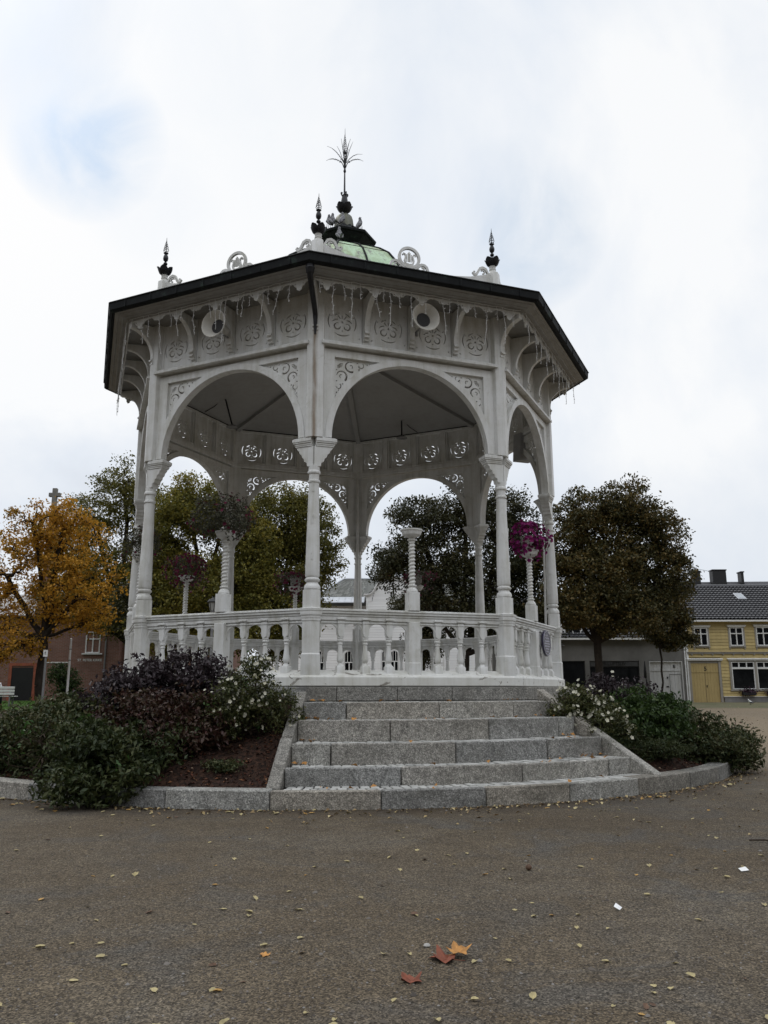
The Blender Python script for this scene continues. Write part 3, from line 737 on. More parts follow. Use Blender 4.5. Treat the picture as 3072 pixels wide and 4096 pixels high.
# ------------------------------------------------------------------ ground, steps, kerb, bed
def smooth(t): t = max(0., min(1., t)); return t * t * (3 - 2 * t)
def gz(x, y):
    return .68 * smooth((y + 2) / 33) + .22 * smooth((-x - 2) / 14) * smooth((y - 2) / 22)
def grid(name, xs, ys, z, mat, parent=None):
    vs = [(x, y, z(x, y)) for y in ys for x in xs]; n = len(xs)
    fs = [(j * n + i, j * n + i + 1, (j + 1) * n + i + 1, (j + 1) * n + i) for j in range(len(ys) - 1) for i in range(n - 1)]
    o = MB().add(vs, fs).build(name, mat, parent)
    for p in o.data.polygons: p.use_smooth = True
    return o
ax = [-700, -350, -180, -100, -70] + list(range(-54, 56, 2)) + [70, 100, 180, 350, 700]
ay = [-120, -60, -40, -30] + list(range(-24, 50, 2)) + [60, 80, 120, 200, 400, 900]
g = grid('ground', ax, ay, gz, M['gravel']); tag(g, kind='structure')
lw = grid('lawn', [-46 + 2 * i for i in range(18)], [17.5 + i for i in range(11)], lambda x, y: gz(x, y) + .012, M['grass']); tag(lw, kind='structure')
vg = grid('verge', [8 + 2 * i for i in range(20)], [21.5 + i * 1.0 for i in range(10)], lambda x, y: gz(x, y) + .006, M['verge']); tag(vg, kind='structure')

def P2(r, a): return (r * sin(radians(a)), -r * cos(radians(a)))     # angle from straight ahead of the camera, to the right
AL, AR = -4.45, 38.6
RZ = [(7.50, .216), (6.97, .428), (6.46, .690), (5.94, .968), (5.41, 1.206)]
def block(mb, r0, r1, a0, a1, z0, z1, n=3, w=0.0):
    vs = []; N = n + 1
    for r in (r0, r1):
        for z in (z0, z1):
            for i in range(N): p = P2(r + (random.uniform(-w, w) if r == r1 else 0), a0 + (a1 - a0) * i / n); vs.append((p[0], p[1], z))
    A = lambda r, z, i: (r * 2 + z) * N + i
    fs = [(A(0, 0, 0), A(0, 1, 0), A(1, 1, 0), A(1, 0, 0)), (A(0, 0, n), A(1, 0, n), A(1, 1, n), A(0, 1, n))]
    for i in range(n):
        fs += [(A(0, 1, i), A(0, 1, i + 1), A(1, 1, i + 1), A(1, 1, i)), (A(1, 0, i), A(1, 1, i), A(1, 1, i + 1), A(1, 0, i + 1)),
               (A(0, 0, i), A(0, 0, i + 1), A(0, 1, i + 1), A(0, 1, i)), (A(0, 0, i), A(1, 0, i), A(1, 0, i + 1), A(0, 0, i + 1))]
    mb.add(vs, fs)
# round kerb
kerb = thing('round_kerb', 'round low kerb of grey granite blocks ringing the bandstand and its planting beds', 'kerb', (0, 0, 0))
a = -14.9; i = 0
while a < 343:
    w = 360 / 38 * random.uniform(.94, 1.06)
    if a + w > 343: w = 345.1 - a
    mb = MB(); dr = random.uniform(-.006, .006)
    block(mb, 7.22 if not -5 < a + w / 2 < 38 else 7.39, 7.50 + dr, a + .045, a + w - .045, -.12, .216 + random.uniform(-.006, .004), 5, .002)
    mb.build('kerb_stone', M['granite'], kerb, bevel=.012); a += w
# steps
steps = thing('granite_steps', 'broad curved flight of grey granite steps with cobbled treads in front of the bandstand', 'steps', (2, -6, 0))
JT = {1: [], 2: [0, 11.5, 25.5, 33.0], 3: [4, 17.5, 29.8], 4: [-1, 9.5, 22.5, 33.5], 5: [2.5, 14, 26.5]}
fill = MB()
def ax0(r): return -degrees_(.075 / r) + AL * 1.0
def degrees_(x): return x * 180 / pi
for k in range(1, 5):
    r, z = RZ[k]; z0 = RZ[k - 1][1]
    aL = -4.45 - .0; aR = 38.4 + (.6 if k > 2 else 0) + (1.0 if k > 3 else 0)
    cuts = [aL] + {1: [7.6, 21.3, 33.9], 2: [.2, 15.2, 28.2], 3: [8.0, 22.4, 35.3], 4: [2.2, 17.0, 31.0]}[k] + [aR]
    st = thing('step', None, None, (*P2(r, 17), z0)); attach(st, steps)
    for i in range(len(cuts) - 1):
        mb = MB(); block(mb, r - .085, r + random.uniform(-.005, .005), cuts[i] + .07, cuts[i + 1] - .07, z0 - .03, z + random.uniform(-.004, .003), 6, .003)
        mb.build('riser_block', M['granite'], st, bevel=.012)
    rin = (RZ[k + 1][0] if k < 4 else 4.75)
    _, _ = 0, 0
for k in range(0, 5):        # cobbled treads
    r, z = RZ[k]; r_out = (7.385 if k == 0 else r - .09); r_in = RZ[k + 1][0] - .01 if k < 4 else 4.72
    aL, aR = -4.4, 38.4 + (1.5 if k > 3 else 0)
    mb = MB(); rows = max(2, round((r_out - r_in) / .17)); dr = (r_out - r_in) / rows
    for j in range(rows):
        r1 = r_out - j * dr - .006; r0 = r1 - dr + .02; a = aL + random.uniform(0, .4)
        while a < aR - .3:
            w = degrees_(random.uniform(.09, .14) / r1); b = min(a + w, aR)
            block(mb, r0, r1, a + .085, b - .085, z - .12, z - random.uniform(.0, .016), 1, .006); a = b
    mb.build('cobble_tread', M['cobble'], steps, bevel=.006)
mb = MB()
for k in range(0, 5):
    r, z = RZ[k]; r_in = RZ[k + 1][0] - .12 if k < 4 else 4.7
    block(mb, r_in, r - (.12 if k == 0 else .09), -4.5, 38.5, -.1, z - .045, 14)
mb.build('step_core', M['joint'], steps)
# sloping side stones
def side(name, pts, thick, sgn):
    """pts (r, angle, z_top) from low to high"""
    for i in range(len(pts) - 1):
        (r0, a0, z0), (r1, a1, z1) = pts[i], pts[i + 1]
        p0, p1 = Vector((*P2(r0, a0), 0)), Vector((*P2(r1, a1), 0)); d = (p1 - p0).normalized(); nrm = Vector((d.y, -d.x, 0)) * thick * sgn
        g = d * .006; p0, p1 = p0 + g, p1 - g
        q = [p0, p1, p1 + nrm, p0 + nrm]; lo = min(z0, z1) - .42
        vs = [(v.x, v.y, max(-.05, (z0 if j in (0, 3) else z1) - .45)) for j, v in enumerate(q)] + [(v.x, v.y, z0 if j in (0, 3) else z1) for j, v in enumerate(q)]
        MB().add(vs, [(0, 3, 2, 1), (4, 5, 6, 7), (0, 1, 5, 4), (1, 2, 6, 5), (2, 3, 7, 6), (3, 0, 4, 7)]).build(name, M['granite'], steps, bevel=.012)
side('side_stone', [(7.30, -4.45, .222), (6.30, -4.45, .76)], .165, -1)
side('side_stone', [(6.30, -4.45, .79), (5.02, -4.45, 1.36)], .15, -1)
side('side_stone', [(7.42, 37.4, .222), (6.25, 38.7, .81)], .15, 1)
side('side_stone', [(6.25, 38.7, .80), (5.06, 41.2, 1.39)], .15, 1)

# planting beds
def bz(r, x, y):
    t = max(0, min(1, (7.25 - r) / 2.3)); return .17 + 1.02 * t ** 1.1 + .035 * (math.sin(3.1 * x + 1.7 * y) + math.sin(5.3 * y - 2.2 * x)) * min(1, t * 5) + .02 * math.sin(11 * x + 7 * y) * min(1, t * 5)
vs = []; fs = []; NA = 200; NR = 22
angs = [39.6 + (355.2 - 39.6 - .9) * i / NA for i in range(NA + 1)]
for j in range(NR + 1):
    r = 7.25 - 2.45 * j / NR
    for aa in angs:
        p = P2(r, aa); vs.append((p[0], p[1], bz(r, *p)))
for j in range(NR):
    for i in range(NA): fs.append((j * (NA + 1) + i, j * (NA + 1) + i + 1, (j + 1) * (NA + 1) + i + 1, (j + 1) * (NA + 1) + i))
bed = MB().add(vs, fs).build('planting_bed', M['soil']); tag(bed, kind='structure')
for p in bed.data.polygons: p.use_smooth = True

rng = np.random.default_rng(11)
def fast_mesh(name, V, F, mat, smooth=False):
    me = bpy.data.meshes.new(name); nv, nf, k = len(V), len(F), F.shape[1]
    me.vertices.add(nv); me.vertices.foreach_set('co', np.asarray(V, np.float32).ravel())
    me.loops.add(nf * k); me.loops.foreach_set('vertex_index', np.asarray(F, np.int32).ravel())
    me.polygons.add(nf); me.polygons.foreach_set('loop_start', np.arange(0, nf * k, k, dtype=np.int32))
    me.polygons.foreach_set('loop_total', np.full(nf, k, np.int32))
    if smooth: me.polygons.foreach_set('use_smooth', np.ones(nf, bool))
    me.materials.append(mat); me.update(calc_edges=True); me.validate(); return me
def leaf_arrays(cen, nrm, dirs, size, aspect=.55, fold=.25):
    """folded kite leaves: 4 verts, 2 triangles each"""
    N = len(cen); nrm = nrm / np.linalg.norm(nrm, axis=1, keepdims=True)
    d = dirs - nrm * (dirs * nrm).sum(1, keepdims=True); d /= np.linalg.norm(d, axis=1, keepdims=True) + 1e-9
    w = np.cross(nrm, d); s = size[:, None]
    V = np.stack([cen - d * s * .5, cen + w * s * aspect * .5 + nrm * s * fold * .4 + d * s * .03, cen + d * s * .5 - nrm * s * fold * .3, cen - w * s * aspect * .5 + nrm * s * fold * .4 + d * s * .03], 1).reshape(-1, 3)
    b = (np.arange(N) * 4)[:, None]; F = np.concatenate([b + [[0, 1, 2]], b + [[0, 2, 3]]], 1).reshape(-1, 3)
    return V, F
def litter(name, pos, size, mat, tilt=.5, aspect=.6):
    N = len(pos); nr = np.c_[rng.normal(0, tilt, (N, 2)), np.ones(N)]; di = rng.normal(size=(N, 3))
    V, F = leaf_arrays(np.asarray(pos), nr, di, size, aspect, .35)
    return link(name, fast_mesh(name, V, F, mat))
pos = []
while len(pos) < 9000:
    aa = rng.uniform(39.6, 354.6); aa = aa if rng.random() < .5 else (rng.uniform(39.6, 75) if rng.random() < .4 else rng.uniform(318, 354.4)); r = rng.uniform(4.95, 7.22)
    p = P2(r, aa); pos.append((p[0], p[1], bz(r, *p) + .012))
mu = litter('bark_mulch', pos, rng.uniform(.025, .07, len(pos)), M['mulch'], .6, .5); tag(mu, 'dark red-brown bark chips and dead leaves covering the beds round the bandstand', 'mulch', kind='stuff')
# loose stones of the gravel
pos = []
while len(pos) < 16000:
    d = 3.0 + 9.5 * rng.random() ** 1.6; an = rng.uniform(-.52, .56); x = .364 + d * math.sin(an); y = -17.66 + d * math.cos(an)
    if hypot(x, y) > 7.55 and abs(x) < 12: pos.append((x, y))
pos = np.array(pos); N = len(pos); sz = rng.uniform(.0035, .0085, N) * (1 + (rng.random(N) > .97) * 1.3)
base = np.array([(1, 0, .1), (.3, .9, .15), (-.8, .5, .1), (-.7, -.6, .05), (.35, -.95, .1), (.1, .05, .75)])
ang = rng.uniform(0, 6.28, N); ca, sa = np.cos(ang), np.sin(ang); st = rng.uniform(.6, 1.3, N)
V = np.empty((N, 6, 3)); V[:, :, 0] = (base[:, 0] * ca[:, None] * st[:, None] - base[:, 1] * sa[:, None]) * sz[:, None] + pos[:, 0][:, None]
V[:, :, 1] = (base[:, 0] * sa[:, None] * st[:, None] + base[:, 1] * ca[:, None]) * sz[:, None] + pos[:, 1][:, None]
V[:, :, 2] = base[:, 2] * sz[:, None]
tri = np.array([(0, 1, 5), (1, 2, 5), (2, 3, 5), (3, 4, 5), (4, 0, 5)])
F = (np.arange(N)[:, None, None] * 6 + tri[None]).reshape(-1, 3)
ps = link('loose_gravel', fast_mesh('loose_gravel', V.reshape(-1, 3), F, M['pebble'])); tag(ps, 'small loose grey and brown stones of the gravel square', 'gravel', kind='stuff')

# fallen leaves
M['leaf_pale'] = plain('pale_leaf', (.36, .30, .15), .7, 0, .3, 30)
M['leaf_ochre'] = plain('ochre_leaf', (.36, .21, .055), .7, 0, .35, 30)
M['leaf_brown'] = plain('brown_leaf', (.10, .055, .032), .8, 0, .35, 30)
M['leaf_red'] = plain('red_brown_leaf', (.18, .045, .018), .7, 0, .35, 25)
M['leaf_orange'] = plain('orange_leaf', (.40, .19, .045), .7, 0, .35, 25)
def fallen(shape, curl, seed):
    rn = random.Random(seed); pts = []
    for i in range(14):
        a = 2 * pi * i / 14; r = (.5 + .18 * cos(a) + .05 * cos(3 * a)) * rn.uniform(.88, 1.1); x, y = r * cos(a), r * sin(a) * shape
        pts.append((x, y, .10 + curl * (abs(y) * .9 + max(0, x) * .25) + rn.uniform(-.03, .03)))
    vs = [(0, 0, .06)] + pts; fs = [(0, 1 + i, 1 + (i + 1) % 14) for i in range(14)]
    m = MB().add(vs, fs); m.tube([pts[7], (pts[7][0] - .35, .06, .09)], .02, 4); return m
lm = {}
for c in ('pale', 'ochre', 'brown'): lm[c] = [fallen(random.uniform(.55, .85), random.uniform(.1, .75), i + 3).mesh(M['leaf_' + c], name='leaf') for i in range(6)]
INFO = {'pale': ('small pale yellow fallen leaf lying on the brown gravel', 'small pale yellow leaves on the gravel'),
        'ochre': ('small ochre orange fallen leaf lying on the brown gravel', 'small ochre leaves on the gravel'),
        'brown': ('small dark brown fallen leaf lying on the brown gravel', 'small dark brown leaves on the gravel')}
cnt = {'pale': 0, 'ochre': 0, 'brown': 0}; tries = 0
while sum(cnt.values()) < 285:
    tries += 1
    if rng.random() < .34:
        aa = rng.uniform(-38, 55); r = 7.56 + abs(rng.normal(0, .28)); x, y = P2(r, aa); near = True
    else:
        d = 3.75 + 11.5 * rng.random() ** 1.35; an = rng.uniform(-.42, .47); x = .364 + d * math.sin(an); y = -17.66 + d * math.cos(an); near = False
    if hypot(x, y) < 7.54: continue
    c = rng.choice(['pale', 'ochre', 'brown'], p=[.45, .38, .17] if near else [.80, .12, .08])
    me = lm[c][rng.integers(6)]; s = rng.uniform(.026, .052) * (1.3 if near else 1)
    o = link('fallen_leaf', me, None, (x, y, gz(x, y) + .001), rng.uniform(0, 6.28)); o.scale = (s, s, s); o.rotation_euler = (rng.normal(0, .12), rng.normal(0, .12), rng.uniform(0, 6.28))
    cnt[c] += 1; tag(o, INFO[c][0], 'leaf', INFO[c][1])
pos = []
while len(pos) < 2100:
    if rng.random() < .45: aa = rng.uniform(-120, 120); r = 7.55 + abs(rng.normal(0, .22)); x, y = P2(r, aa)
    else:
        d = 9 + 42 * rng.random(); an = rng.uniform(-.1, .55); x = .364 + d * math.sin(an); y = -17.66 + d * math.cos(an)
    if hypot(x, y) > 7.55 and y < 25: pos.append((x, y, gz(x, y) + .014))
k = NT('leaf_litter_mix'); M['littermix'] = k.fin(k.ramp(k.island(), [(0, (.07, .045, .025)), (.4, (.20, .13, .06)), (.75, (.36, .27, .12)), (1, (.48, .40, .22))]), .8)
lt = litter('leaf_litter', pos, rng.uniform(.025, .065, len(pos)), M['littermix'], .35, .6); tag(lt, 'thin scatter of dry leaves across the gravel by the kerb and the square behind', 'leaf litter', kind='stuff')
pos = []
for k_ in range(1, 5):
    for q in range(9 if k_ != 3 else 7):
        r = RZ[k_ + 1][0] + rng.uniform(.01, .05) if k_ < 4 else 4.9; aa = rng.uniform(-4, -1.5) if q < 5 else rng.uniform(34, 38); p = P2(r, aa); pos.append((p[0], p[1], RZ[k_][1] + .02))
for q in range(45):
    k_ = rng.integers(0, 5); r = RZ[k_][0] - rng.uniform(.02, .45); p = P2(r, rng.uniform(-4, 38)); pos.append((p[0], p[1], RZ[k_][1] + .012))
o = litter('step_leaf_litter', pos, rng.uniform(.04, .10, len(pos)), M['leaf_orange'], .4, .7); tag(o, 'few orange dead leaves caught in the corners of the granite steps', 'leaf litter', kind='stuff')
def maple(mb, s, curl):
    tips = [(0, .95), (14, .78), (24, .60), (36, .74), (48, .92), (58, .84), (74, .55), (92, .70), (112, .78), (122, .66), (142, .48), (165, .36)]
    pr = [(a, r) for a, r in tips] + [(180, .25)] + [(-a, r) for a, r in tips[::-1] if a > 0]
    vs = [(0, 0, .02 * s)]
    for a, r in pr:
        x, y = r * cos(radians(a)), r * sin(radians(a)); vs.append((x * s, y * s, s * (.03 + curl * (r ** 2) * (.5 + .5 * sin(a * .07 + curl * 9)))))
    n = len(pr); mb.add(vs, [(0, 1 + i, 1 + (i + 1) % n) for i in range(n)])
    mb.tube([(-.25 * s, 0, .03 * s), (-.9 * s, .12 * s, .06 * s)], .012 * s, 4)
def big_leaf(loc, rz, parts, label):
    t = thing('maple_leaf', label, 'leaf', loc, rz, 'big maple leaves on the gravel')
    for (s, c, m, off, r) in parts:
        mb = MB(); mb.m = Matrix.Translation((*loc, )) @ Matrix.Translation(off) @ Matrix.Rotation(rz + r, 4, 'Z'); maple(mb, s, c); mb.build('blade', M[m], t)
big_leaf((.865, -13.02, .002), .3, [(.105, .55, 'leaf_red', (-.03, -.01, 0), 2.6), (.085, .6, 'leaf_orange', (.03, .03, .022), .6)], 'large rust and tan curled maple leaf pair, biggest on the near gravel')
big_leaf((.63, -13.35, .002), 1.1, [(.07, .6, 'leaf_red', (0, 0, 0), .4)], 'curled dark red maple leaf on the gravel nearest the camera')
big_leaf((-.11, -12.92, .002), 2.1, [(.04, .4, 'leaf_orange', (0, 0, 0), .4)], 'small bright orange maple leaf on the gravel left of the red ones')
mb = MB(); mb.add([(-.035, -.02, 0), (.035, -.025, .004), (.04, .02, .022), (-.02, .03, .012)], [(0, 1, 2, 3)]).build('paper_scrap', M['trim'], None, loc=(3.34, -10.98, .006), rz=.3)
tag(bpy.data.objects['paper_scrap'], 'crumpled white paper scrap on the gravel at the right', 'litter')
mb = MB(); mb.add([(-.02, -.01, 0), (.02, -.015, .008), (.022, .025, .03), (-.012, .03, .015)], [(0, 1, 2, 3)]); o = mb.build('feather', M['magwhite'], None, loc=(2.03, -12.08, .006), rz=1.0); tag(o, 'small white feather on the gravel right of the maple leaves', 'feather')
mb = MB().lathe([(.004, 0), (.02, .008), (.026, .022), (.02, .036), (.005, .046)], n=9); o = mb.build('pine_cone', M['leaf_brown'], None, loc=(1.70, -10.88, .0), smooth=60); tag(o, 'dark round seed husk on the gravel right of centre', 'seed husk')
mb = MB().tube([(0, 0, .01), (.12, -.06, .02), (.22, -.16, .012), (.30, -.2, .02)], .007, 5); o = mb.build('twig', M['stem'], None, loc=(3.98, -9.72, .002)); tag(o, 'thin curved dark twig on the gravel at the right edge', 'twig')
mb = MB().lathe([(.005, 0), (.016, .003), (.020, .010), (.014, .018), (.004, .021)], n=9); o = mb.build('pebble', M['pot'], None, loc=(.75, -12.80, -.002), smooth=60); tag(o, 'smooth grey pebble just left of the large maple leaf', 'stone')
# ------------------------------------------------------------------ things fixed to the bandstand
def horn(face, s, z, label):
    t = thing('horn_loudspeaker', label, 'loudspeaker', (*rot2((s, -4.72), FR[face]), z), FR[face], 'horn loudspeakers under the eaves')
    L = Matrix.Translation((*rot2((s, -4.72), FR[face]), z)) @ Matrix.Rotation(FR[face], 4, 'Z') @ Matrix.Rotation(pi / 2, 4, 'X')
    # local z now points outwards
    mb = MB(); mb.m = L; mb.lathe([(.05, -.36), (.085, -.35), (.09, -.22), (.10, -.20), (.125, -.16), (.16, -.10), (.205, -.03), (.24, 0), (.252, .004), (.255, .016), (.246, .022), (.232, .008), (.195, -.03), (.165, -.07), (.138, -.10), (.125, -.12)], n=36, cap=False); mb.build('bell', M['horn'], t, smooth=50)
    mb = MB(); mb.m = L; mb.lathe([(.128, -.117), (.12, -.122), (.11, -.16), (.03, -.165)], n=28); mb.build('throat', M['hornin'], t, smooth=50)
    mb = MB(); mb.m = L; mb.box(-.015, .015, -.10, -.08, -.5, -.2); mb.box(-.05, .05, -.13, -.07, -.53, -.5); mb.build('mounting_arm', M['greysteel'], t)
horn(0, .08, 7.695, 'cream horn loudspeaker under the eave right of the front corner, throat seen at left')
horn(7, -.03, 7.655, 'cream horn loudspeaker under the eave left of the front corner, throat seen at right')
# icicle light strings
def lights(face, s0, s1, label, seed):
    rn = random.Random(seed); t = thing('icicle_light_string', label, 'string lights', (*rot2(((s0 + s1) / 2, -4.79), FR[face]), 8.06), FR[face], 'icicle light strings along the eaves')
    mb = MB(); mb.m = Matrix.Rotation(FR[face], 4, 'Z'); n = 40
    mb.tube([(s0 + (s1 - s0) * i / n, -4.778, 8.085 + rn.uniform(-.012, .012)) for i in range(n + 1)], .006, 4); mb.build('lead_cable', M['wire'], t)
    s = s0 + .08; i = 0
    while s < s1:
        ln = [.30, .62, .42, .85, .34, .55, .26, .70][i % 8] * rn.uniform(.8, 1.15); mb = MB(); mb.m = Matrix.Rotation(FR[face], 4, 'Z'); pts = []; x = s; y = -4.785
        nseg = max(4, int(ln / .07)); tilt = rn.uniform(-.015, .015)
        for j in range(nseg + 1):
            pts.append((x, y, 8.085 - ln * j / nseg)); x += rn.uniform(-.018, .018) + tilt * .5; y += rn.uniform(-.01, .01)
        mb.tube(pts, .0046, 4)
        for j in range(1, nseg + 1):
            p = pts[j]; a = rn.uniform(0, 6.28); q = (p[0] + .036 * cos(a), p[1] + .015 * sin(a), p[2] + rn.uniform(-.025, .03))
            mb.tube([p, q], [.0045, .0065], 4)
        mb.build('strand', M['wire'], t); s += rn.choice([.12, .22, .34, .26, .16]) ; i += 1
lights(0, -1.92, 1.92, 'white icicle light string hanging along the right front eave above the right-hand horn', 3)
lights(7, -1.92, 1.92, 'white icicle light string hanging along the left front eave above the left-hand horn', 5)
lights(1, -1.92, 1.92, 'white icicle light string hanging along the receding right-hand eave', 8)
lights(6, -1.92, 1.92, 'white icicle light string bunched along the receding left-hand eave', 9)
# oval sign on the right-hand balustrade
sg = thing('oval_sign', 'dark blue oval sign with pale lettering and border hung on the right-hand balustrade', 'sign', (*rot2((.55, -4.29), FR[1]), 2.27), FR[1])
def ell(a, b, n=40): return [(.55 + a * cos(2 * pi * i / n), 2.27 + b * sin(2 * pi * i / n)) for i in range(n)]
mb = MB(); mb.m = Matrix.Rotation(FR[1], 4, 'Z'); mb.xz(ell(.29, .255), -4.30, -4.262); mb.build('panel', M['signblue'], sg, bevel=.006)
mb = MB(); mb.m = Matrix.Rotation(FR[1], 4, 'Z'); e = ell(.265, .23); mb.ribbon(e + [e[0]], .010, -4.306, -4.298); mb.build('border', M['signgrey'], sg)
mb = MB(); mb.m = Matrix.Rotation(FR[1], 4, 'Z'); rn = random.Random(4)
for i, (z, w) in enumerate(((.15, .09), (.095, .14), (.04, .17), (-.01, .19), (-.06, .18), (-.11, .14), (-.16, .08))):
    x = -w
    while x < w:
        l = rn.uniform(.025, .06); mb.box(.55 + x, .55 + min(x + l, w), -4.304, -4.300, 2.27 + z - .013, 2.27 + z + .013); x += l + .014
mb.build('lettering', M['signgrey'], sg)
# lamps under the ceiling and the box loudspeaker
for (x, y, z0, z1, lab) in ((1.5, 3.03, 8.40, 7.88, 'hanging lamp on a thin rod below the ceiling, seen through the right front arch'), (-2.93, 1.56, 8.41, 7.66, 'hanging lamp on a slanting rod below the ceiling, seen through the left front arch')):
    t = thing('hanging_lamp', lab, 'lamp', (x, y, z1), 0, 'lamps hung below the ceiling'); dx = -.0 if x > 0 else .22
    mb = MB().tube([(x, y, z0 + .06), (x + dx, y, z1 + .03)], .02, 8).lathe([(.05, z0 - .02), (.06, z0 + .06)], (x, y), 10); mb.build('rod', M['iron'], t)
    mb = MB().lathe([(.025, z1 + .05), (.05, z1 + .03), (.14, z1 - .01), (.145, z1 - .025), (.10, z1 - .03)], (x + dx, y), 16); mb.build('shade', M['greysteel'], t, smooth=50)
    q = (x + .45 if x > 0 else x - .55, y + .5, z0 - .22)
    mb = MB().tube([(x, y, z0), ((x + q[0]) / 2, (y + q[1]) / 2, (z0 + q[2]) / 2 - .05), q], .009, 5); mb.build('cable', M['iron'], t)
t = thing('box_loudspeaker', 'grey box loudspeaker fixed high inside the right-hand arch', 'loudspeaker', (4.22, .62, 6.56), .3)
mb = MB(); mb.m = Matrix.Translation((4.22, .62, 6.88)) @ Matrix.Rotation(.3, 4, 'Z') @ Matrix.Rotation(.12, 4, 'X'); mb.box(-.2, .2, -.17, .17, -.32, .32); mb.build('cabinet', plain('grey_cabinet', (.30, .30, .30), .6), t, bevel=.01)
mb = MB(); mb.m = Matrix.Translation((4.22, .62, 6.88)) @ Matrix.Rotation(.3, 4, 'Z') @ Matrix.Rotation(.12, 4, 'X'); mb.box(-.03, .03, .17, .30, .1, .5); mb.build('mounting_arm', M['greysteel'], t)

# potted petunias
M['petleaf'] = leafmat('petunia_leaf', [(.022, .026, .014), (.045, .048, .026), (.07, .066, .04), (.085, .07, .05)], .6, .2, 8)
M['magenta'] = leafmat('magenta_petal', [(.16, .006, .07), (.25, .012, .11), (.20, .01, .13), (.33, .05, .19)], .6, .15, 8)
M['darkrose'] = leafmat('dark_rose_petal', [(.05, .006, .02), (.12, .01, .04), (.20, .012, .05)], .6, .15, 8)
def flower_arrays(cen, nrm, size):
    N = len(cen); nrm = nrm / np.linalg.norm(nrm, axis=1, keepdims=True); d = rng.normal(size=(N, 3)); d -= nrm * (d * nrm).sum(1, keepdims=True); d /= np.linalg.norm(d, axis=1, keepdims=True); w = np.cross(nrm, d); s = size[:, None]
    ring = []
    for i in range(10):
        a = 2 * pi * i / 10; rr = 1.0 if i % 2 == 0 else .80
        ring.append(cen + (d * cos(a) + w * sin(a)) * s * .5 * rr + nrm * s * .12)
    V = np.stack([cen - nrm * s * .25] + ring, 1).reshape(-1, 3); b = (np.arange(N) * 11)[:, None, None]
    tri = np.array([(0, 1 + i, 1 + (i + 1) % 10) for i in range(10)]); return V, (b + tri[None]).reshape(-1, 3)
FLOWER = {}
def put_flowers(t, p, nr, sz, petal):
    """the hundred flowers nearest the camera as parts of their own, the rest as one"""
    global rng
    d = (p[:, 0] - .36) ** 2 + (p[:, 1] + 17.66) ** 2 + (p[:, 2] - 1.36) ** 2 - sz * 9
    o_ = np.argsort(d); p, nr, sz = p[o_], nr[o_], sz[o_]
    if petal not in FLOWER:
        keep = rng; rng = np.random.default_rng(5); FLOWER[petal] = []
        for i in range(5):
            V, F = flower_arrays(np.zeros((1, 3)), np.array([[0, 0, 1.]]), np.array([1.])); me = fast_mesh('flower', V + rng.normal(0, .02, V.shape), F, M[petal]); FLOWER[petal].append(me)
        rng = keep
    T = wm(t).inverted()
    for i in range(min(100, len(p))):
        o = bpy.data.objects.new('flower', FLOWER[petal][i % 5]); C.objects.link(o); o.parent = t; o.matrix_parent_inverse = T
        o.matrix_basis = Matrix.Translation(p[i]) @ Vector(nr[i]).to_track_quat('Z', 'Y').to_matrix().to_4x4() @ Matrix.Rotation(i * 2.4, 4, 'Z') @ Matrix.Scale(float(sz[i]), 4)
    if len(p) > 160:
        V, F = flower_arrays(p[100:], nr[100:], sz[100:]); o = link('flowers', fast_mesh('flowers', V, F, M[petal]), t); o['kind'] = 'stuff'
def petunia(face, label, n_leaf, n_flow, rx, top, droop, pot, petal, fsize, seed, lean=(0, 0)):
    global rng
    rng = np.random.default_rng(seed); c = rot2((0, -A0), FR[face]); c = np.array([c[0], c[1], 4.02])
    t = thing('potted_petunia', label, 'potted plant', tuple(c), FR[face], 'potted petunias on the twisted pedestals')
    if pot: MB().lathe([(.10, 4.0), (.115, 4.02), (.155, 4.28), (.165, 4.285), (.168, 4.31), (.15, 4.315), (.145, 4.27), (.05, 4.26)], tuple(c[:2]), 18).build('pot', M[pot], t, smooth=40)
    def cloud(N, shell):
        u = rng.normal(size=(N, 3)); u /= np.linalg.norm(u, axis=1, keepdims=True); r = rng.random(N) ** (1 / 3) if not shell else rng.uniform(.8, 1.02, N)
        p = u * r[:, None]; up = p[:, 2] > 0
        p[:, 0:2] *= rx; p[:, 2] = np.where(up, p[:, 2] * top, p[:, 2] * droop)
        hang = (~up); p[hang, 0:2] *= (1.05 - .15 * rng.random((hang.sum(), 1)))
        ph_ = np.arctan2(p[:, 1], p[:, 0]); lump = 1 + .16 * np.sin(3 * ph_ + seed) + .10 * np.sin(5 * ph_ + 2 * seed) + .10 * np.sin(7 * p[:, 2] / rx + seed); p[:, :2] *= lump[:, None]; low_ = p[:, 2] < 0; p[low_, 2] *= (.75 + .6 * np.sin(2 * ph_[low_] + 1.3 * seed) ** 2)
        k_ = np.hypot(p[:, 0], p[:, 1]) > .16; p = p[(p[:, 2] > -.02) | k_]; p[:, :2] += np.array(lean) * .5; p += c + np.array([0, 0, .24]); p += rng.normal(0, .018, p.shape)
        return p
    p = cloud(n_leaf, False); nr = p - c - [0, 0, .1] + rng.normal(0, .25, p.shape); V, F = leaf_arrays(p, nr, rng.normal(size=p.shape), rng.uniform(.035, .075, len(p)), .5)
    link('foliage', fast_mesh('foliage', V, F, M['petleaf']), t)
    p = cloud(n_flow, True); nr = p - c - [0, 0, .15] + rng.normal(0, .12, p.shape); put_flowers(t, p, nr, rng.uniform(.8, 1.2, len(p)) * fsize, petal)
petunia(1, 'full magenta petunia spilling over its pale pot on the right-hand pedestal', 900, 330, .40, .34, .36, 'whitepot', 'magenta', .085, 21)
petunia(7, 'straggly grey-green petunia with few dark red flowers on the left front pedestal', 3000, 75, .56, .46, .34, None, 'darkrose', .06, 22, (-.12, 0))
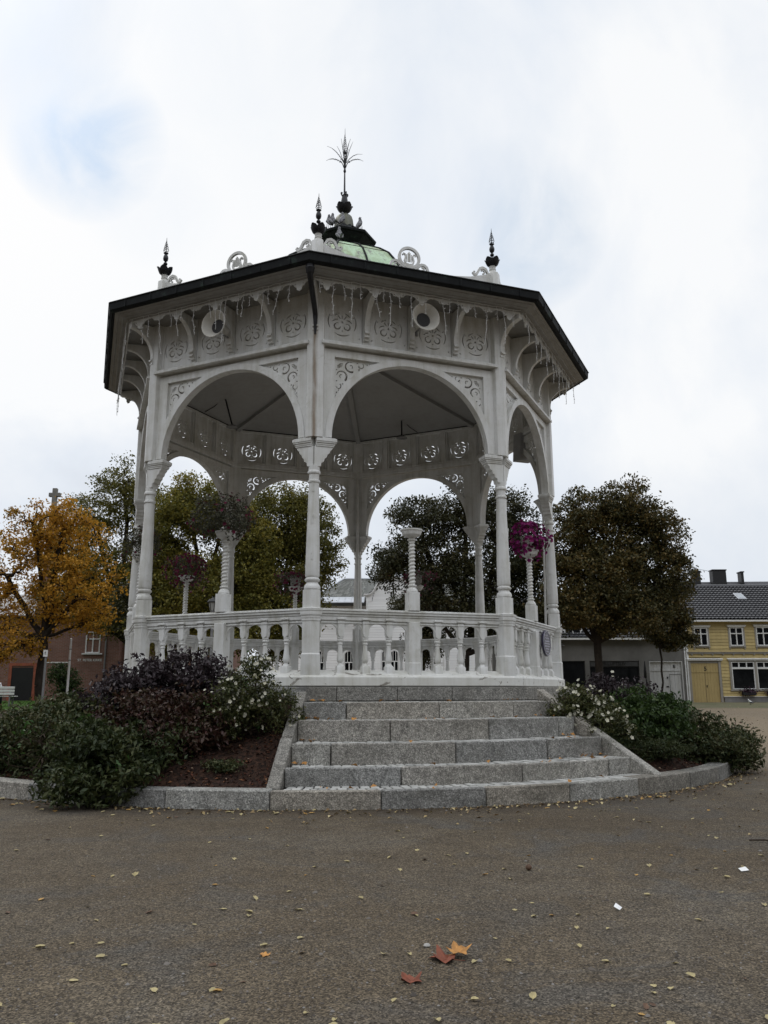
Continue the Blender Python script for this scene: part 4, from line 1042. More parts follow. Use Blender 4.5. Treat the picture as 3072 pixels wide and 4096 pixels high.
petunia(6, 'wilted brown petunia half hidden behind the far-left column', 1600, 30, .42, .36, .42, None, 'darkrose', .06, 23)
petunia(5, 'drooping magenta petunia on the back pedestal left of the lantern', 1300, 190, .50, .30, .58, None, 'darkrose', .075, 24)
petunia(4, 'dark rose petunia trailing from a tall grey pot just left of the front column', 800, 110, .46, .16, .62, 'pot', 'darkrose', .07, 25, (-.16, 0))
petunia(3, 'dark rose petunia trailing from a grey pot beside the flowerless pedestal', 800, 100, .42, .16, .56, 'pot', 'darkrose', .07, 26, (.18, 0))

# birds
def bird(name, label, cat, loc, rz, s, mats, group=None, tail=.12, pitch=0.0):
    t = thing(name, label, cat, loc, rz, group)
    B = Matrix.Translation(loc) @ Matrix.Rotation(rz, 4, 'Z') @ Matrix.Scale(s, 4)
    L_ = B
    if name == 'pigeon': B = B @ Matrix.Translation((.02, 0, .05)) @ Matrix.Rotation(-.62, 4, 'Y')
    def shell(nm, sp, rad, m):
        mb = MB(); mb.m = B; mb.tube(sp, rad, 10); return mb.build(nm, M[m], t, smooth=70)
    up = pitch
    shell('body', [(-.15, 0, .075), (-.11, 0, .085), (-.05, 0, .10 + up * .02), (.02, 0, .125 + up * .03), (.07, 0, .155 + up * .05), (.095, 0, .195 + up * .06), (.105, 0, .225 + up * .06), (.125, 0, .238 + up * .06), (.142, 0, .236 + up * .06)], [.010, .032, .055, .062, .052, .036, .033, .028, .008], mats[0])
    mb = MB(); mb.m = B; mb.tube([(.138, 0, .237 + up * .06), (.168, 0, .228 + up * .06)], [.010, .002], 6); mb.build('beak', M['black'], t)
    mb = MB(); mb.m = B
    for sy in (-1, 1): mb.tube([(.055, sy * .045, .135), (.0, sy * .062, .115), (-.08, sy * .05, .09), (-.16, sy * .02, .07)], [.012, .036, .03, .006], 8)
    mb.build('wing', M[mats[1]], t, smooth=70)
    mb = MB(); mb.m = B; mb.add([(-.12, -.02, .085), (-.12, .02, .085), (-.13 - tail, .032, .06 + up * .35), (-.13 - tail, -.032, .06 + up * .35), (-.12, -.02, .075), (-.12, .02, .075), (-.13 - tail, .03, .05 + up * .35), (-.13 - tail, -.03, .05 + up * .35)], [(0, 1, 2, 3), (7, 6, 5, 4), (0, 3, 7, 4), (1, 5, 6, 2), (3, 2, 6, 7), (0, 4, 5, 1)]); mb.build('tail', M[mats[1]], t)
    mb = MB(); mb.m = L_
    for sy in (-1, 1):
        mb.tube([(.01, sy * .025, .12), (.015, sy * .025, .01)], .006, 5)
        for a in (-.5, 0, .5, 3.14): mb.tube([(.015, sy * .025, .006), (.015 + .03 * cos(a), sy * .025 + .03 * sin(a), .003)], .004, 4)
    mb.build('legs', M['hornin'], t)
PG = 'pigeons on the cupola'
def capz(r): return 11.725 + (.745 - r) * (11.86 - 11.725) / .245
for (x, y, z, rz, lab) in ((-.36, -.46, capz(.62), 2.2, 'grey pigeon leftmost on the cupola cap'), (-.27, -.52, capz(.63), 2.0, 'hunched grey pigeon beside the leftmost one on the cupola cap'),
        (.0, -.50, capz(.55), .6, 'pigeon in front of the bronze bell on the cupola cap'), (.40, -.38, capz(.62), .5, 'pale speckled pigeon facing right on the right edge of the cupola cap')):
    bird('pigeon', lab, 'pigeon', (x, y, z), rz, 1.0, ('pigeon', 'pigeon'), PG, .08, .3)
bird('pigeon', 'pigeon standing on the green dome below the dark cap', 'pigeon', (-.10, -.88, 11.225), 1.9, 1.0, ('pigeon', 'pigeon'), PG, .08, .3)
bird('pigeon', 'pigeon half hidden behind the right end of the dark cap', 'pigeon', (.62, .30, capz(.70)), -.8, .95, ('pigeon', 'pigeon'), PG, .08, .3)
bird('magpie', 'black and white magpie on the ground in front of the yellow house', 'magpie', (20.8, 25.6, gz(20.8, 25.6) + .012), 3.3, 1.0, ('magwhite', 'magblack'), None, .2, .35)
# ------------------------------------------------------------------ trees and shrubs
def skeleton(base, trunk_top, centers, atts, rs, r_tip, r_trunk, lean=(0, 0)):
    nodes = []; par = []
    def addn(p, q): nodes.append(np.array(p, float)); par.append(q); return len(nodes) - 1
    n = 5; prev = -1
    for i in range(n + 1):
        t = i / n; prev = addn((base[0] + lean[0] * t + rs.normal(0, .03) * (i > 0), base[1] + lean[1] * t + rs.normal(0, .03) * (i > 0), base[2] + (trunk_top - base[2]) * t), prev)
    tt = prev
    for c in centers:
        a = nodes[tt]; c = np.array(c, float); q = tt; m = 4
        for i in range(1, m + 1):
            t = i / m; p = a + (c - a) * t + np.array([0, 0, -.12 * np.linalg.norm(c - a) * t * (1 - t)]) + rs.normal(0, .06 * np.linalg.norm(c - a) / m, 3); q = addn(p, q)
    order = np.argsort([min(np.linalg.norm(a - np.array(c)) for c in centers) for a in atts]); tips = np.zeros(len(atts), int)
    for i in order:
        a = atts[i]; A = np.array(nodes); d = np.linalg.norm(A - a, axis=1) + .35 * np.maximum(0, A[:, 2] - a[2]); d[:4] += 50; j = int(np.argmin(d)); q = j; L = np.linalg.norm(a - A[j]); m = 3 if L > .5 else 2
        for s in range(1, m + 1):
            t = s / m; p = A[j] + (a - A[j]) * t + np.array([0, 0, .10 * L * t * (1 - t)]) + (rs.normal(0, .05 * L, 3) if s < m else 0); q = addn(p, q)
        tips[i] = q
    N = len(nodes); w = np.zeros(N)
    for t in tips: w[t] += 1
    for i in range(N - 1, -1, -1):
        if par[i] >= 0: w[par[i]] += w[i]
    rad = r_tip * np.maximum(w, 1) ** .47; rad *= 1; k = r_trunk / rad[0]
    if k > 1: rad = np.where(w > 6, rad * (1 + (k - 1) * np.clip((w / w[0]), 0, 1) ** .5), rad)
    else: rad = np.minimum(rad, r_trunk)
    return np.array(nodes), par, rad
def branches(mb, nodes, par, rad, flare=True):
    for i, p in enumerate(par):
        if p < 0: continue
        r0, r1 = min(rad[p], rad[i] * 1.5), rad[i]
        if p < 5: r0 = rad[p]
        if flare and p == 0: r0 = rad[0] * 1.25
        mb.tube([nodes[p], nodes[i]], [r0, r1], 7 if r0 > .05 else 4 if r0 > .015 else 3, False)
def sample_lobes(rs, lobes, N, bias=.5):
    vol = np.array([l[3] * l[4] * l[5] for l in lobes]) ** .75; pick = rs.choice(len(lobes), N, p=vol / vol.sum()); L = np.array(lobes)[pick]
    u = rs.normal(size=(N, 3)); u /= np.linalg.norm(u, axis=1, keepdims=True); r = rs.random(N) ** bias
    return L[:, :3] + u * r[:, None] * L[:, 3:6], pick
def tree(name, label, base, trunk_h, lobes, n_att, per, spread, size, mat, seed, r_trunk, aspect=.6, bias=.45, group='trees around the square', barkmat='bark', lean=(0, 0), cat='tree', droop=.0, crown='crown', r_tip=.011, dense=1.75, sprigs=None):
    rs = np.random.default_rng(seed); b = np.array(base)
    lob = [(l[0] + b[0], l[1] + b[1], l[2] + b[2], l[3], l[4], l[5]) for l in lobes]
    att, _ = sample_lobes(rs, lob, n_att, bias)
    t = thing(name, label, cat, base, 0, group)
    cen = [(l[0], l[1], l[2] - .15 * l[5]) for l in lob]
    nodes, par, rad = skeleton(base - np.array([0, 0, .1]), base[2] + trunk_h, cen, att, rs, r_tip, r_trunk, lean)
    mb = MB(); branches(mb, nodes, par, rad); mb.build('trunk', M[barkmat], t, smooth=80)
    if cat == 'tree': per = int(per * dense * 1.6); size = size * (.70 if mat == 'lf_orange' else .80)
    n = n_att * per; sel = np.repeat(np.arange(n_att), per); sc = rs.uniform(.55, 1.25, n_att)[sel, None]
    off = np.clip(rs.normal(size=(n, 3)), -1.7, 1.7) * spread * sc; off[:, 2] *= .62
    out = (att - b)[sel] * np.array([1, 1, 0]); out /= np.linalg.norm(out, axis=1, keepdims=True) + 1e-6
    P = att[sel] + off
    P = P[P[:, 2] > (base[2] + .05 if cat != 'shrub' else .03)]
    if cat == 'shrub': rr_ = np.hypot(P[:, 0], P[:, 1]); P = P[(rr_ < 7.2) | ((P[:, 0] > -3.45) & (P[:, 0] < -2.05) & (P[:, 1] < 0)) | (P[:, 0] > 5)]
    m = len(P)
    nr = np.c_[rs.normal(0, .75, (m, 2)), rs.uniform(.1, 1.3, m)]
    di = rs.normal(size=(m, 3)); di[:, 2] -= .5 + droop
    V, F = leaf_arrays(P, nr, di, rs.uniform(.65, 1.3, m) * size, aspect)
    if sprigs:
        V2, F2, m2 = sprigs; n1 = len(F); me = fast_mesh(crown, np.concatenate([V, V2]), np.concatenate([F, F2 + len(V)]), M[mat]); me.materials.append(M[m2]); mi = np.zeros(len(me.polygons), np.int32); mi[n1:] = 1; me.polygons.foreach_set('material_index', mi); link(crown, me, t)
    else: link(crown, fast_mesh(crown, V, F, M[mat]), t)
    return t
M['lf_orange'] = leafmat('orange_autumn_leaf', [(.10, .085, .016), (.24, .15, .018), (.46, .235, .024), (.56, .29, .034), (.30, .19, .03)], .6, .4, .7)
M['lf_olive'] = leafmat('olive_leaf', [(.05, .055, .014), (.10, .10, .022), (.155, .14, .03), (.22, .18, .036)], .6, .35, .6)
M['lf_yellowgreen'] = leafmat('yellow_green_leaf', [(.060, .068, .016), (.122, .120, .024), (.205, .178, .032), (.31, .23, .036)], .6, .3, .5)
M['lf_dark'] = leafmat('dark_green_leaf', [(.018, .022, .010), (.034, .038, .015), (.058, .056, .022), (.10, .078, .03)], .5, .22, .6)
M['lf_brown'] = leafmat('brown_autumn_leaf', [(.024, .027, .011), (.046, .046, .017), (.076, .068, .022), (.14, .092, .026), (.066, .070, .020)], .55, .22, .45)
M['lf_green'] = leafmat('shrub_green_leaf', [(.018, .03, .01), (.03, .055, .014), (.05, .085, .02), (.075, .10, .03)], .5, .25, 3)
G = lambda x, y: gz(x, y)
B = lambda x, y: np.array((x, y, gz(x, y)))
tree('orange_maple', 'orange autumn tree with forked dark trunk at the left edge before the brick church', B(-11.7, 14.7), 3.0,
     [(-1.6, 0, 5.6, 2.1, 2.0, 1.5), (.3, .2, 6.6, 1.9, 1.8, 1.5), (1.4, -.3, 4.9, 1.5, 1.6, 1.4), (-2.8, .4, 3.9, 1.9, 1.8, 1.5), (.2, .6, 4.4, 1.3, 1.5, 1.3), (1.6, .2, 3.7, 1.0, 1.2, .7), (-1.9, -.8, 2.7, 1.7, 1.3, 1.0), (-.3, -.8, 7.4, 1.1, 1.1, .9), (.6, -.4, 7.5, 1.0, 1.0, .75), (-2.2, -.5, 2.1, 1.4, 1.2, .7), (-.9, -.6, 2.5, 1.1, 1.0, .6)], 640, 26, .22, .165, 'lf_orange', 31, .16, .62, .40, r_tip=.012, dense=1.1)
tree('sparse_tree', 'tall sparse olive tree behind the orange one, its thin top standing clear against the sky', B(-11.2, 24.8), 3.0,
     [(-.8, 0, 11.2, 1.3, 1.4, 1.6), (-2.1, 0, 9.6, 1.7, 1.6, 1.5), (.5, 0, 9.8, 1.6, 1.6, 1.6), (-2.8, 0, 7.4, 1.9, 1.8, 1.6), (.5, .2, 7.4, 2.0, 1.8, 1.8), (-1.0, 0, 6.2, 2.6, 2.2, 1.9), (.4, -.5, 4.4, 2.3, 2.0, 1.5), (-2.6, 0, 5.2, 1.9, 2.0, 1.4)], 820, 20, .27, .17, 'lf_olive', 32, .15, r_tip=.013)
tree('yellow_green_tree', 'bushy yellow-green tree seen behind the left side of the bandstand', B(-6.6, 19.6), 2.2,
     [(-.8, 0, 9.3, 1.4, 1.6, 1.4), (-1.6, 0, 8.0, 1.4, 1.6, 1.4), (.7, 0, 8.6, 1.6, 1.6, 1.5), (-1.7, .2, 6.3, 1.5, 1.6, 1.5), (1.5, .2, 6.2, 1.8, 1.6, 1.5), (0, -.4, 5.4, 2.1, 1.8, 1.6), (-1.2, -.4, 3.4, 1.9, 1.7, 1.4), (1.3, -.2, 3.6, 1.8, 1.7, 1.4), (2.2, .2, 7.6, 1.1, 1.3, 1.1), (2.4, .2, 5.0, 1.2, 1.3, 1.2)], 850, 30, .30, .165, 'lf_yellowgreen', 33, .2)
tree('olive_tree', 'dark olive tree with a spreading right side behind the left front arch', B(-2.9, 21.6), 2.4,
     [(-.2, 0, 9.7, 1.6, 1.6, 1.3), (-1.3, 0, 8.9, 1.3, 1.5, 1.2), (.9, 0, 9.1, 1.2, 1.4, 1.2), (1.2, 0, 7.9, 1.4, 1.5, 1.0), (-1.0, .2, 7.2, 1.6, 1.6, 1.5), (.8, .2, 6.2, 1.6, 1.6, 1.2), (-1.1, .2, 5.0, 1.5, 1.6, 1.4), (.5, -.3, 4.6, 1.4, 1.5, 1.1), (-.4, -.3, 3.2, 1.7, 1.6, 1.2), (1.9, 0, 6.9, .8, 1.0, .7), (-1.9, .3, 8.0, 1.2, 1.4, 1.2), (-2.2, .3, 6.2, 1.3, 1.4, 1.3), (-2.4, 0, 4.2, 1.4, 1.4, 1.3), (0, .3, 7.9, 1.2, 1.4, 1.1)], 900, 26, .28, .16, 'lf_olive', 34, .2)
tree('dark_green_tree', 'dark green bushy tree low behind the yellow-green one', B(-8.7, 22.5), 1.9,
     [(0, 0, 4.9, 2.0, 1.8, 1.7), (1.5, 0, 3.6, 1.6, 1.6, 1.5), (-1.5, 0, 4.6, 1.5, 1.6, 1.3)], 340, 30, .30, .16, 'lf_dark', 35, .07)
tree('spreading_dark_tree', 'broad dark tree filling the right front arch, beside the white house', B(5.9, 25.2), 2.6,
     [(-2.2, 0, 9.5, 1.7, 1.8, 1.7), (.2, 0, 10.0, 1.7, 1.8, 1.5), (2.4, 0, 9.7, 1.9, 1.8, 1.6), (-3.3, 0, 7.3, 1.7, 1.8, 1.5), (-.8, -.2, 7.3, 1.9, 1.8, 1.6), (1.8, -.2, 7.0, 2.0, 1.8, 1.7), (3.6, 0, 7.4, 1.8, 1.8, 1.7), (.4, -.5, 4.8, 1.6, 1.7, 1.4), (2.4, -.4, 4.2, 2.0, 1.8, 1.5), (-2.0, 0, 5.6, 1.1, 1.3, .7), (4.0, 0, 4.6, 1.7, 1.6, 1.5)], 950, 28, .30, .185, 'lf_dark', 36, .24, r_tip=.013)
tree('low_dark_shrub', 'small dark rounded tree in front of the white gable', B(4.3, 33.0), 1.2, [(-.9, 0, 5.6, 1.2, 1.3, 1.0), (.4, 0, 5.2, 1.5, 1.4, 1.4), (.2, 0, 3.4, 1.2, 1.3, 1.3)], 200, 30, .30, .18, 'lf_dark', 37, .14)
tree('brown_maple', 'large round brown-green tree right of the bandstand in front of the grey shop', B(11.9, 22.0), 3.1,
     [(-.3, 0, 9.3, 1.6, 1.7, 1.5), (1.7, 0, 9.7, 1.7, 1.7, 1.5), (3.2, 0, 8.3, 1.5, 1.6, 1.7), (-1.0, 0, 7.3, 1.7, 1.7, 1.5), (1.0, -.3, 7.0, 2.1, 1.9, 1.8), (3.3, 0, 6.5, 1.6, 1.6, 1.5), (-.2, -.4, 4.9, 1.9, 1.8, 1.6), (1.6, -.4, 4.6, 1.8, 1.7, 1.5), (-1.5, 0, 5.0, 1.4, 1.5, 1.4), (.2, -1, 6.0, 1.5, 1.2, 1.6), (2.7, -.2, 4.7, 1.0, 1.2, 1.0)], 1000, 28, .27, .185, 'lf_brown', 38, .19, r_tip=.013)
tree('young_tree', 'slim young tree with thin pole-like trunk where grey shop and yellow house meet', B(17.1, 27.9), 3.0,
     [(.2, 0, 5.3, 1.0, 1.1, 1.1), (1.0, 0, 4.6, .8, 1.0, .9), (-.5, 0, 4.2, .8, 1.0, .9), (.9, -.1, 6.1, .9, 1.0, .8), (1.4, 0, 3.5, .5, .7, .6), (-.5, 0, 5.4, .7, .8, .8), (.4, 0, 3.5, .7, .7, .6)], 240, 30, .27, .185, 'lf_brown', 39, .055)
# far tree line left of the church and behind, closing the view at the sides
for i, (x, y, hh) in enumerate(((-20.5, 21, 6.5), (-25, 26, 8), (-17.5, 33, 7.5))):
    tree('background_tree', ['dull green tree cut by the left edge beyond the lawn', 'tall dull green tree farthest left of the church', 'green tree rising behind the brick church'][i], B(x, y), 2, [(0, 0, hh * .75, 2.2, 2, hh * .25), (1.2, 0, hh * .5, 2.0, 2, hh * .22), (-1.4, 0, hh * .5, 2.0, 2, hh * .22)], 300, 26, .34, .2, 'lf_olive', 50 + i, .22)

def shrub(name, label, c, lobes, n_att, per, spread, size, mat, seed, aspect=.45, flowers=None, extra=None, cat='shrub', bias=.55, zbase=None, droop=.1):
    z0 = bz(hypot(*c), *c) if zbase is None else zbase
    rs = np.random.default_rng(seed + 500); lob = [(l[0] + c[0], l[1] + c[1], l[2] + z0, *l[3:]) for l in lobes]; sprigs = None
    if extra:
        n, m, sz = extra; P, _ = sample_lobes(rs, lob, n, .12); P = np.repeat(P, 10, 0) + rs.normal(0, .06, (n * 10, 3)); V, F = leaf_arrays(P, np.c_[rs.normal(0, .7, (n * 10, 2)), rs.uniform(.2, 1, n * 10)], rs.normal(size=(n * 10, 3)), rs.uniform(.7, 1.3, n * 10) * sz, aspect)
        sprigs = (V, F, m)
    t = tree(name, label, np.array((c[0], c[1], z0 - .02)), .12, lobes, n_att, per, spread, size, mat, seed, .022, aspect, bias, 'shrubs planted round the bandstand', 'stem', (0, 0), cat, droop, 'foliage', r_tip=.0022, sprigs=sprigs)
    if flowers:
        global rng
        n, m, sz = flowers; P, pk = sample_lobes(rs, lob, n * 4, .06); L = np.array(lob)[pk]; cc = np.array((c[0], c[1], z0 + .2)); nr = (P - L[:, :3]) / L[:, 3:6]
        keep = (P[:, 1] - c[1] < .25) | (nr[:, 2] > .3)
        P, nr = P[keep][:n], nr[keep][:n]; P = np.repeat(P, 2, 0) + rs.normal(0, .035, (len(P) * 2, 3)); nr = np.repeat(nr, 2, 0) + rs.normal(0, .4, P.shape); nr[:, 1] -= .4
        rng = rs; put_flowers(t, P, nr, rs.uniform(.7, 1.2, len(P)) * sz, m)
    return t
M['sh_purple'] = leafmat('purple_leaf', [(.016, .012, .013), (.034, .024, .027), (.055, .040, .045), (.10, .082, .09)], .42, .12, 4)
M['sh_dark'] = leafmat('dark_shrub_leaf', [(.014, .022, .008), (.028, .042, .013), (.050, .060, .018), (.09, .095, .038)], .55, .18, 2.5)
M['sh_mixed'] = leafmat('dull_shrub_leaf', [(.012, .023, .008), (.028, .044, .013), (.050, .058, .019), (.09, .088, .036), (.055, .03, .018)], .55, .15, 2.5)
M['sh_red'] = leafmat('red_brown_shrub_leaf', [(.018, .012, .009), (.045, .017, .014), (.06, .036, .02), (.035, .04, .016)], .45, .15, 4)
M['sh_pot'] = leafmat('cinquefoil_leaf', [(.022, .032, .011), (.044, .054, .016), (.08, .082, .026), (.125, .115, .038)], .5, .2, 5)
M['sh_bright'] = leafmat('bright_shrub_leaf', [(.02, .05, .012), (.04, .09, .02), (.07, .13, .03)], .45, .25, 5)
M['sh_redseed'] = leafmat('dull_red_sprig', [(.05, .016, .018), (.085, .028, .028), (.11, .05, .04)], .6, .15, 5)
M['petal'] = leafmat('cream_petal', [(.55, .52, .38), (.68, .66, .55), (.60, .56, .36)], .6, .25, 5)
shrub('purple_shrub', 'tall purple-leaved shrub against the left front balustrade', (-2.40, -5.05), [(-.35, 0, .58, .55, .5, .40), (.2, .05, .72, .62, .5, .42), (.62, -.1, .52, .45, .45, .38), (-.75, 0, .42, .50, .5, .38)], 330, 26, .085, .085, 'sh_purple', 61)
shrub('white_cinquefoil', 'white-flowered shrub left of the steps', (-1.12, -5.75), [(.0, 0, .62, .42, .45, .50), (.38, -.05, .40, .34, .40, .38), (-.35, 0, .40, .42, .45, .42), (.05, .1, .95, .25, .3, .25)], 330, 26, .065, .048, 'sh_pot', 62, .5, (70, 'petal', .052), (10, 'sh_bright', .05))
shrub('dark_green_shrub', 'big dark green shrub at the far left spilling towards the kerb', (-4.1, -5.1), [(-.6, 0, .30, .85, .7, .42), (.35, .1, .45, .8, .7, .42), (-1.2, -.4, .2, .8, .7, .42), (.2, -.7, .30, .85, .6, .38), (.95, -.1, .40, .6, .6, .45), (.2, .3, .55, .5, .5, .35)], 560, 28, .095, .082, 'sh_mixed', 63, .45, None, (12, 'sh_bright', .075))
shrub('overhanging_shrub', 'dark glossy green shrub hanging over the kerb at the lower left', (-2.70, -6.40), [(-.35, -.2, .35, .75, .60, .40), (.25, -.45, .20, .48, .42, .34), (-.9, 0, .40, .7, .6, .45), (.35, .1, .40, .65, .5, .40), (0, -.80, .02, .46, .36, .30), (-.42, -.86, .0, .42, .34, .27), (-.2, -.5, .45, .55, .4, .3)], 470, 28, .085, .08, 'sh_dark', 64, .45, None, (10, 'sh_bright', .07))
shrub('red_brown_shrub', 'dull red-brown shrub in the middle of the left bed below the purple one', (-2.1, -5.85), [(-.2, 0, .50, .60, .5, .42), (.3, 0, .40, .5, .45, .38), (-.6, -.1, .42, .5, .5, .4), (.30, -.30, .20, .45, .35, .28), (-.2, -.42, .22, .5, .35, .3)], 380, 26, .085, .075, 'sh_red', 65, .45, None, (16, 'sh_redseed', .05))
shrub('low_green_shrub', 'low dark shrub at the left edge of the bed', (-5.1, -4.75), [(-.3, 0, .25, .8, .7, .4), (.5, -.45, .22, .8, .6, .38), (-.8, .6, .25, .8, .7, .4), (1.2, -.9, .15, .6, .45, .34), (.1, -.75, .05, .6, .35, .28)], 460, 26, .095, .08, 'sh_dark', 66)
shrub('ground_cover_plant', 'small pale green plant alone on the bark mulch left of the steps', (-1.35, -6.55), [(0, 0, .07, .26, .16, .06)], 50, 20, .04, .045, 'sh_mixed', 67)
shrub('white_cinquefoil', 'white-flowered shrub at the top of the right bed beside the steps', (3.92, -4.35), [(0, 0, .42, .42, .42, .36), (.40, 0, .30, .38, .42, .32), (-.3, .0, .28, .30, .36, .30), (-.02, .1, .62, .22, .3, .16), (.3, -.4, .15, .4, .35, .25)], 330, 26, .065, .048, 'sh_pot', 71, .5, (85, 'petal', .062))
shrub('bright_green_shrub', 'mid-green glossy shrub in the middle of the right bed', (4.95, -3.95), [(0, 0, .48, .48, .5, .40), (.45, 0, .40, .48, .5, .36), (-.25, -.35, .30, .45, .4, .35), (.2, -.4, .30, .5, .4, .32)], 330, 28, .08, .07, 'lf_green', 72, .5)
shrub('purple_shrub', 'small purple-leaved shrub with pale blooms behind the right white-flowered one', (4.75, -3.1), [(0, 0, .55, .55, .45, .34), (.5, 0, .42, .45, .45, .32)], 170, 24, .08, .075, 'sh_purple', 73, .45, (9, 'petal', .07))
shrub('red_brown_shrub', 'sprawling brown-green shrub at the right end of the bed', (6.15, -3.35), [(-.3, 0, .40, .55, .55, .42), (.3, .1, .35, .55, .55, .38), (.75, .2, .20, .42, .5, .34), (.1, -.45, .15, .6, .45, .34), (-.55, -.3, .2, .5, .45, .35), (.62, -.2, .02, .42, .4, .26)], 520, 26, .095, .075, 'sh_mixed', 74, .42, None, (14, 'sh_redseed', .05))
shrub('juniper', 'low dark spreading conifer along the right side stones', (4.55, -4.95), [(-.35, .25, .22, .42, .40, .17), (.2, 0, .16, .42, .35, .15), (-.1, .45, .28, .40, .40, .2), (.5, .1, .12, .4, .3, .14)], 300, 40, .06, .048, 'sh_dark', 75, .28)
shrub('low_green_shrub', 'low shrub on the far right side of the bandstand', (6.6, -.9), [(0, 0, .35, .6, .8, .4), (0, .9, .35, .6, .8, .4)], 200, 24, .09, .08, 'sh_dark', 76)
for i, (aa, m) in enumerate(((-85, 'sh_mixed'), (-105, 'sh_dark'), (-130, 'sh_mixed'), (112, 'sh_mixed'), (140, 'sh_dark'), (180, 'sh_mixed'))):
    p = P2(6.2, aa); shrub('bed_shrub', ['dull green shrub on the left side bed', 'dark shrub farther round the left side bed', 'dull shrub at the back left of the bandstand', 'dull shrub on the right rear bed', 'dark shrub at the back right of the bandstand', 'dull shrub behind the bandstand'][i], p, [(0, 0, .32, .7, .7, .32), (.5, .3, .28, .6, .6, .28)], 130, 22, .09, .085, m, 80 + i)
# grass blades on the lawn
k_ = 15000; x = rng.uniform(-26, -9, k_); y = rng.uniform(18, 27, k_); z = np.array([gz(a, b) for a, b in zip(x, y)]) + .03
nr = rng.normal(size=(k_, 3)); nr[:, 2] *= .2; di = np.tile([0, 0, 1.0], (k_, 1)) + rng.normal(0, .2, (k_, 3)); V, F = leaf_arrays(np.c_[x, y, z], nr, di, rng.uniform(.05, .11, k_), .12, .05)
M['blade'] = leafmat('grass_blade', [(.04, .09, .015), (.07, .15, .02), (.11, .17, .04)], .6, .3)
o = link('grass', fast_mesh('grass', V, F, M['blade'])); tag(o, 'bright green mown grass of the church lawn at the left', 'grass', kind='stuff')
# ------------------------------------------------------------------ buildings
YAW = .0321762
CX, CY = .36433, -17.66149
def frame_at(D): return (CX + D * sin(YAW), CY + D * cos(YAW), 0)
class FB(MB):
    """mesh builder in a facade frame: x right, y away from the square, z up"""
    def __init__(s, D): MB.__init__(s); s.m = Matrix.Translation(frame_at(D)) @ Matrix.Rotation(-YAW, 4, 'Z')
def fpos(D, x, y=0, z=0): v = Matrix.Translation(frame_at(D)) @ Matrix.Rotation(-YAW, 4, 'Z') @ Vector((x, y, z)); return tuple(v)
def boards(mb, x0, x1, z0, z1, rows, y=0.0, lap=.03, cut=()):
    h = (z1 - z0) / rows
    for i in range(rows):
        a, b = z0 + i * h, z0 + (i + 1) * h; segs = [(x0, x1)]
        for (c0, c1, d0, d1) in cut:
            if b > d0 and a < d1: segs = [q for s in segs for q in ((s[0], min(s[1], c0)), (max(s[0], c1), s[1])) if q[1] - q[0] > .01]
        for s0, s1 in segs: mb.yz([(y - lap, a), (y - .004, b), (y + .05, b), (y + .05, a)], s0, s1)
def window(parent, D, x0, x1, z0, z1, y, nx=2, transom=None, fm='trim', wide=.05, glass='glass', curtain=False):
    w = FB(D); f = .055
    w.box(x0, x0 + f, y - .05, y + .06, z0, z1); w.box(x1 - f, x1, y - .05, y + .06, z0, z1); w.box(x0 + f, x1 - f, y - .05, y + .06, z1 - f, z1); w.box(x0 + f, x1 - f, y - .055, y + .06, z0, z0 + f)
    for i in range(1, nx): c = x0 + (x1 - x0) * i / nx; w.box(c - .03, c + .03, y - .045, y + .055, z0 + f, z1 - f)
    if transom: w.box(x0 + f, x1 - f, y - .047, y + .052, transom - .03, transom + .03)
    o = w.build('window', M[fm], parent, bevel=.005)
    g = FB(D); g.box(x0 + .02, x1 - .02, y + .025, y + .035, z0 + .02, z1 - .02); g.build('pane', M[glass], o)
    return o
def tiles(mb, x0, x1, zlow, ylow, zhigh, yhigh, tw=.235, rows=16):
    """pantile roof slope: a waved sheet stepped at each course"""
    nx = int((x1 - x0) / tw) * 6; vs = []; fs = []; L = Vector((0, yhigh - ylow, zhigh - zlow)); nrm = Vector((0, -L.z, L.y)).normalized()
    xs = [x0 + (x1 - x0) * i / nx for i in range(nx + 1)]; wav = [(.055 * (abs(sin(pi * (x - x0) / tw)) ** .8)) for x in xs]
    for r in range(rows):
        for t, up in ((r / rows, .07), ((r + 1.0) / rows, .0)):
            for x, w in zip(xs, wav):
                p = Vector((x, ylow, zlow)) + L * t + nrm * (w + up); vs.append(tuple(p))
    n = nx + 1
    for r in range(2 * rows - 1):
        for i in range(nx): fs.append((r * n + i, r * n + i + 1, (r + 1) * n + i + 1, (r + 1) * n + i))
    mb.add(vs, fs)
def hood(parent, D, x0, x1, z, mat='trim', depth=.16):
    b = FB(D); b.box(x0, x1, -depth, 0, z, z + .04); b.box(x0 + .03, x1 - .03, -depth + .03, 0, z - .05, z - .001)
    b.yz([(-depth - .02, z + .041), (0, z + .10), (0, z + .041)], x0 - .02, x1 + .02)
    return b.build('window_hood', M[mat], parent, bevel=.004)
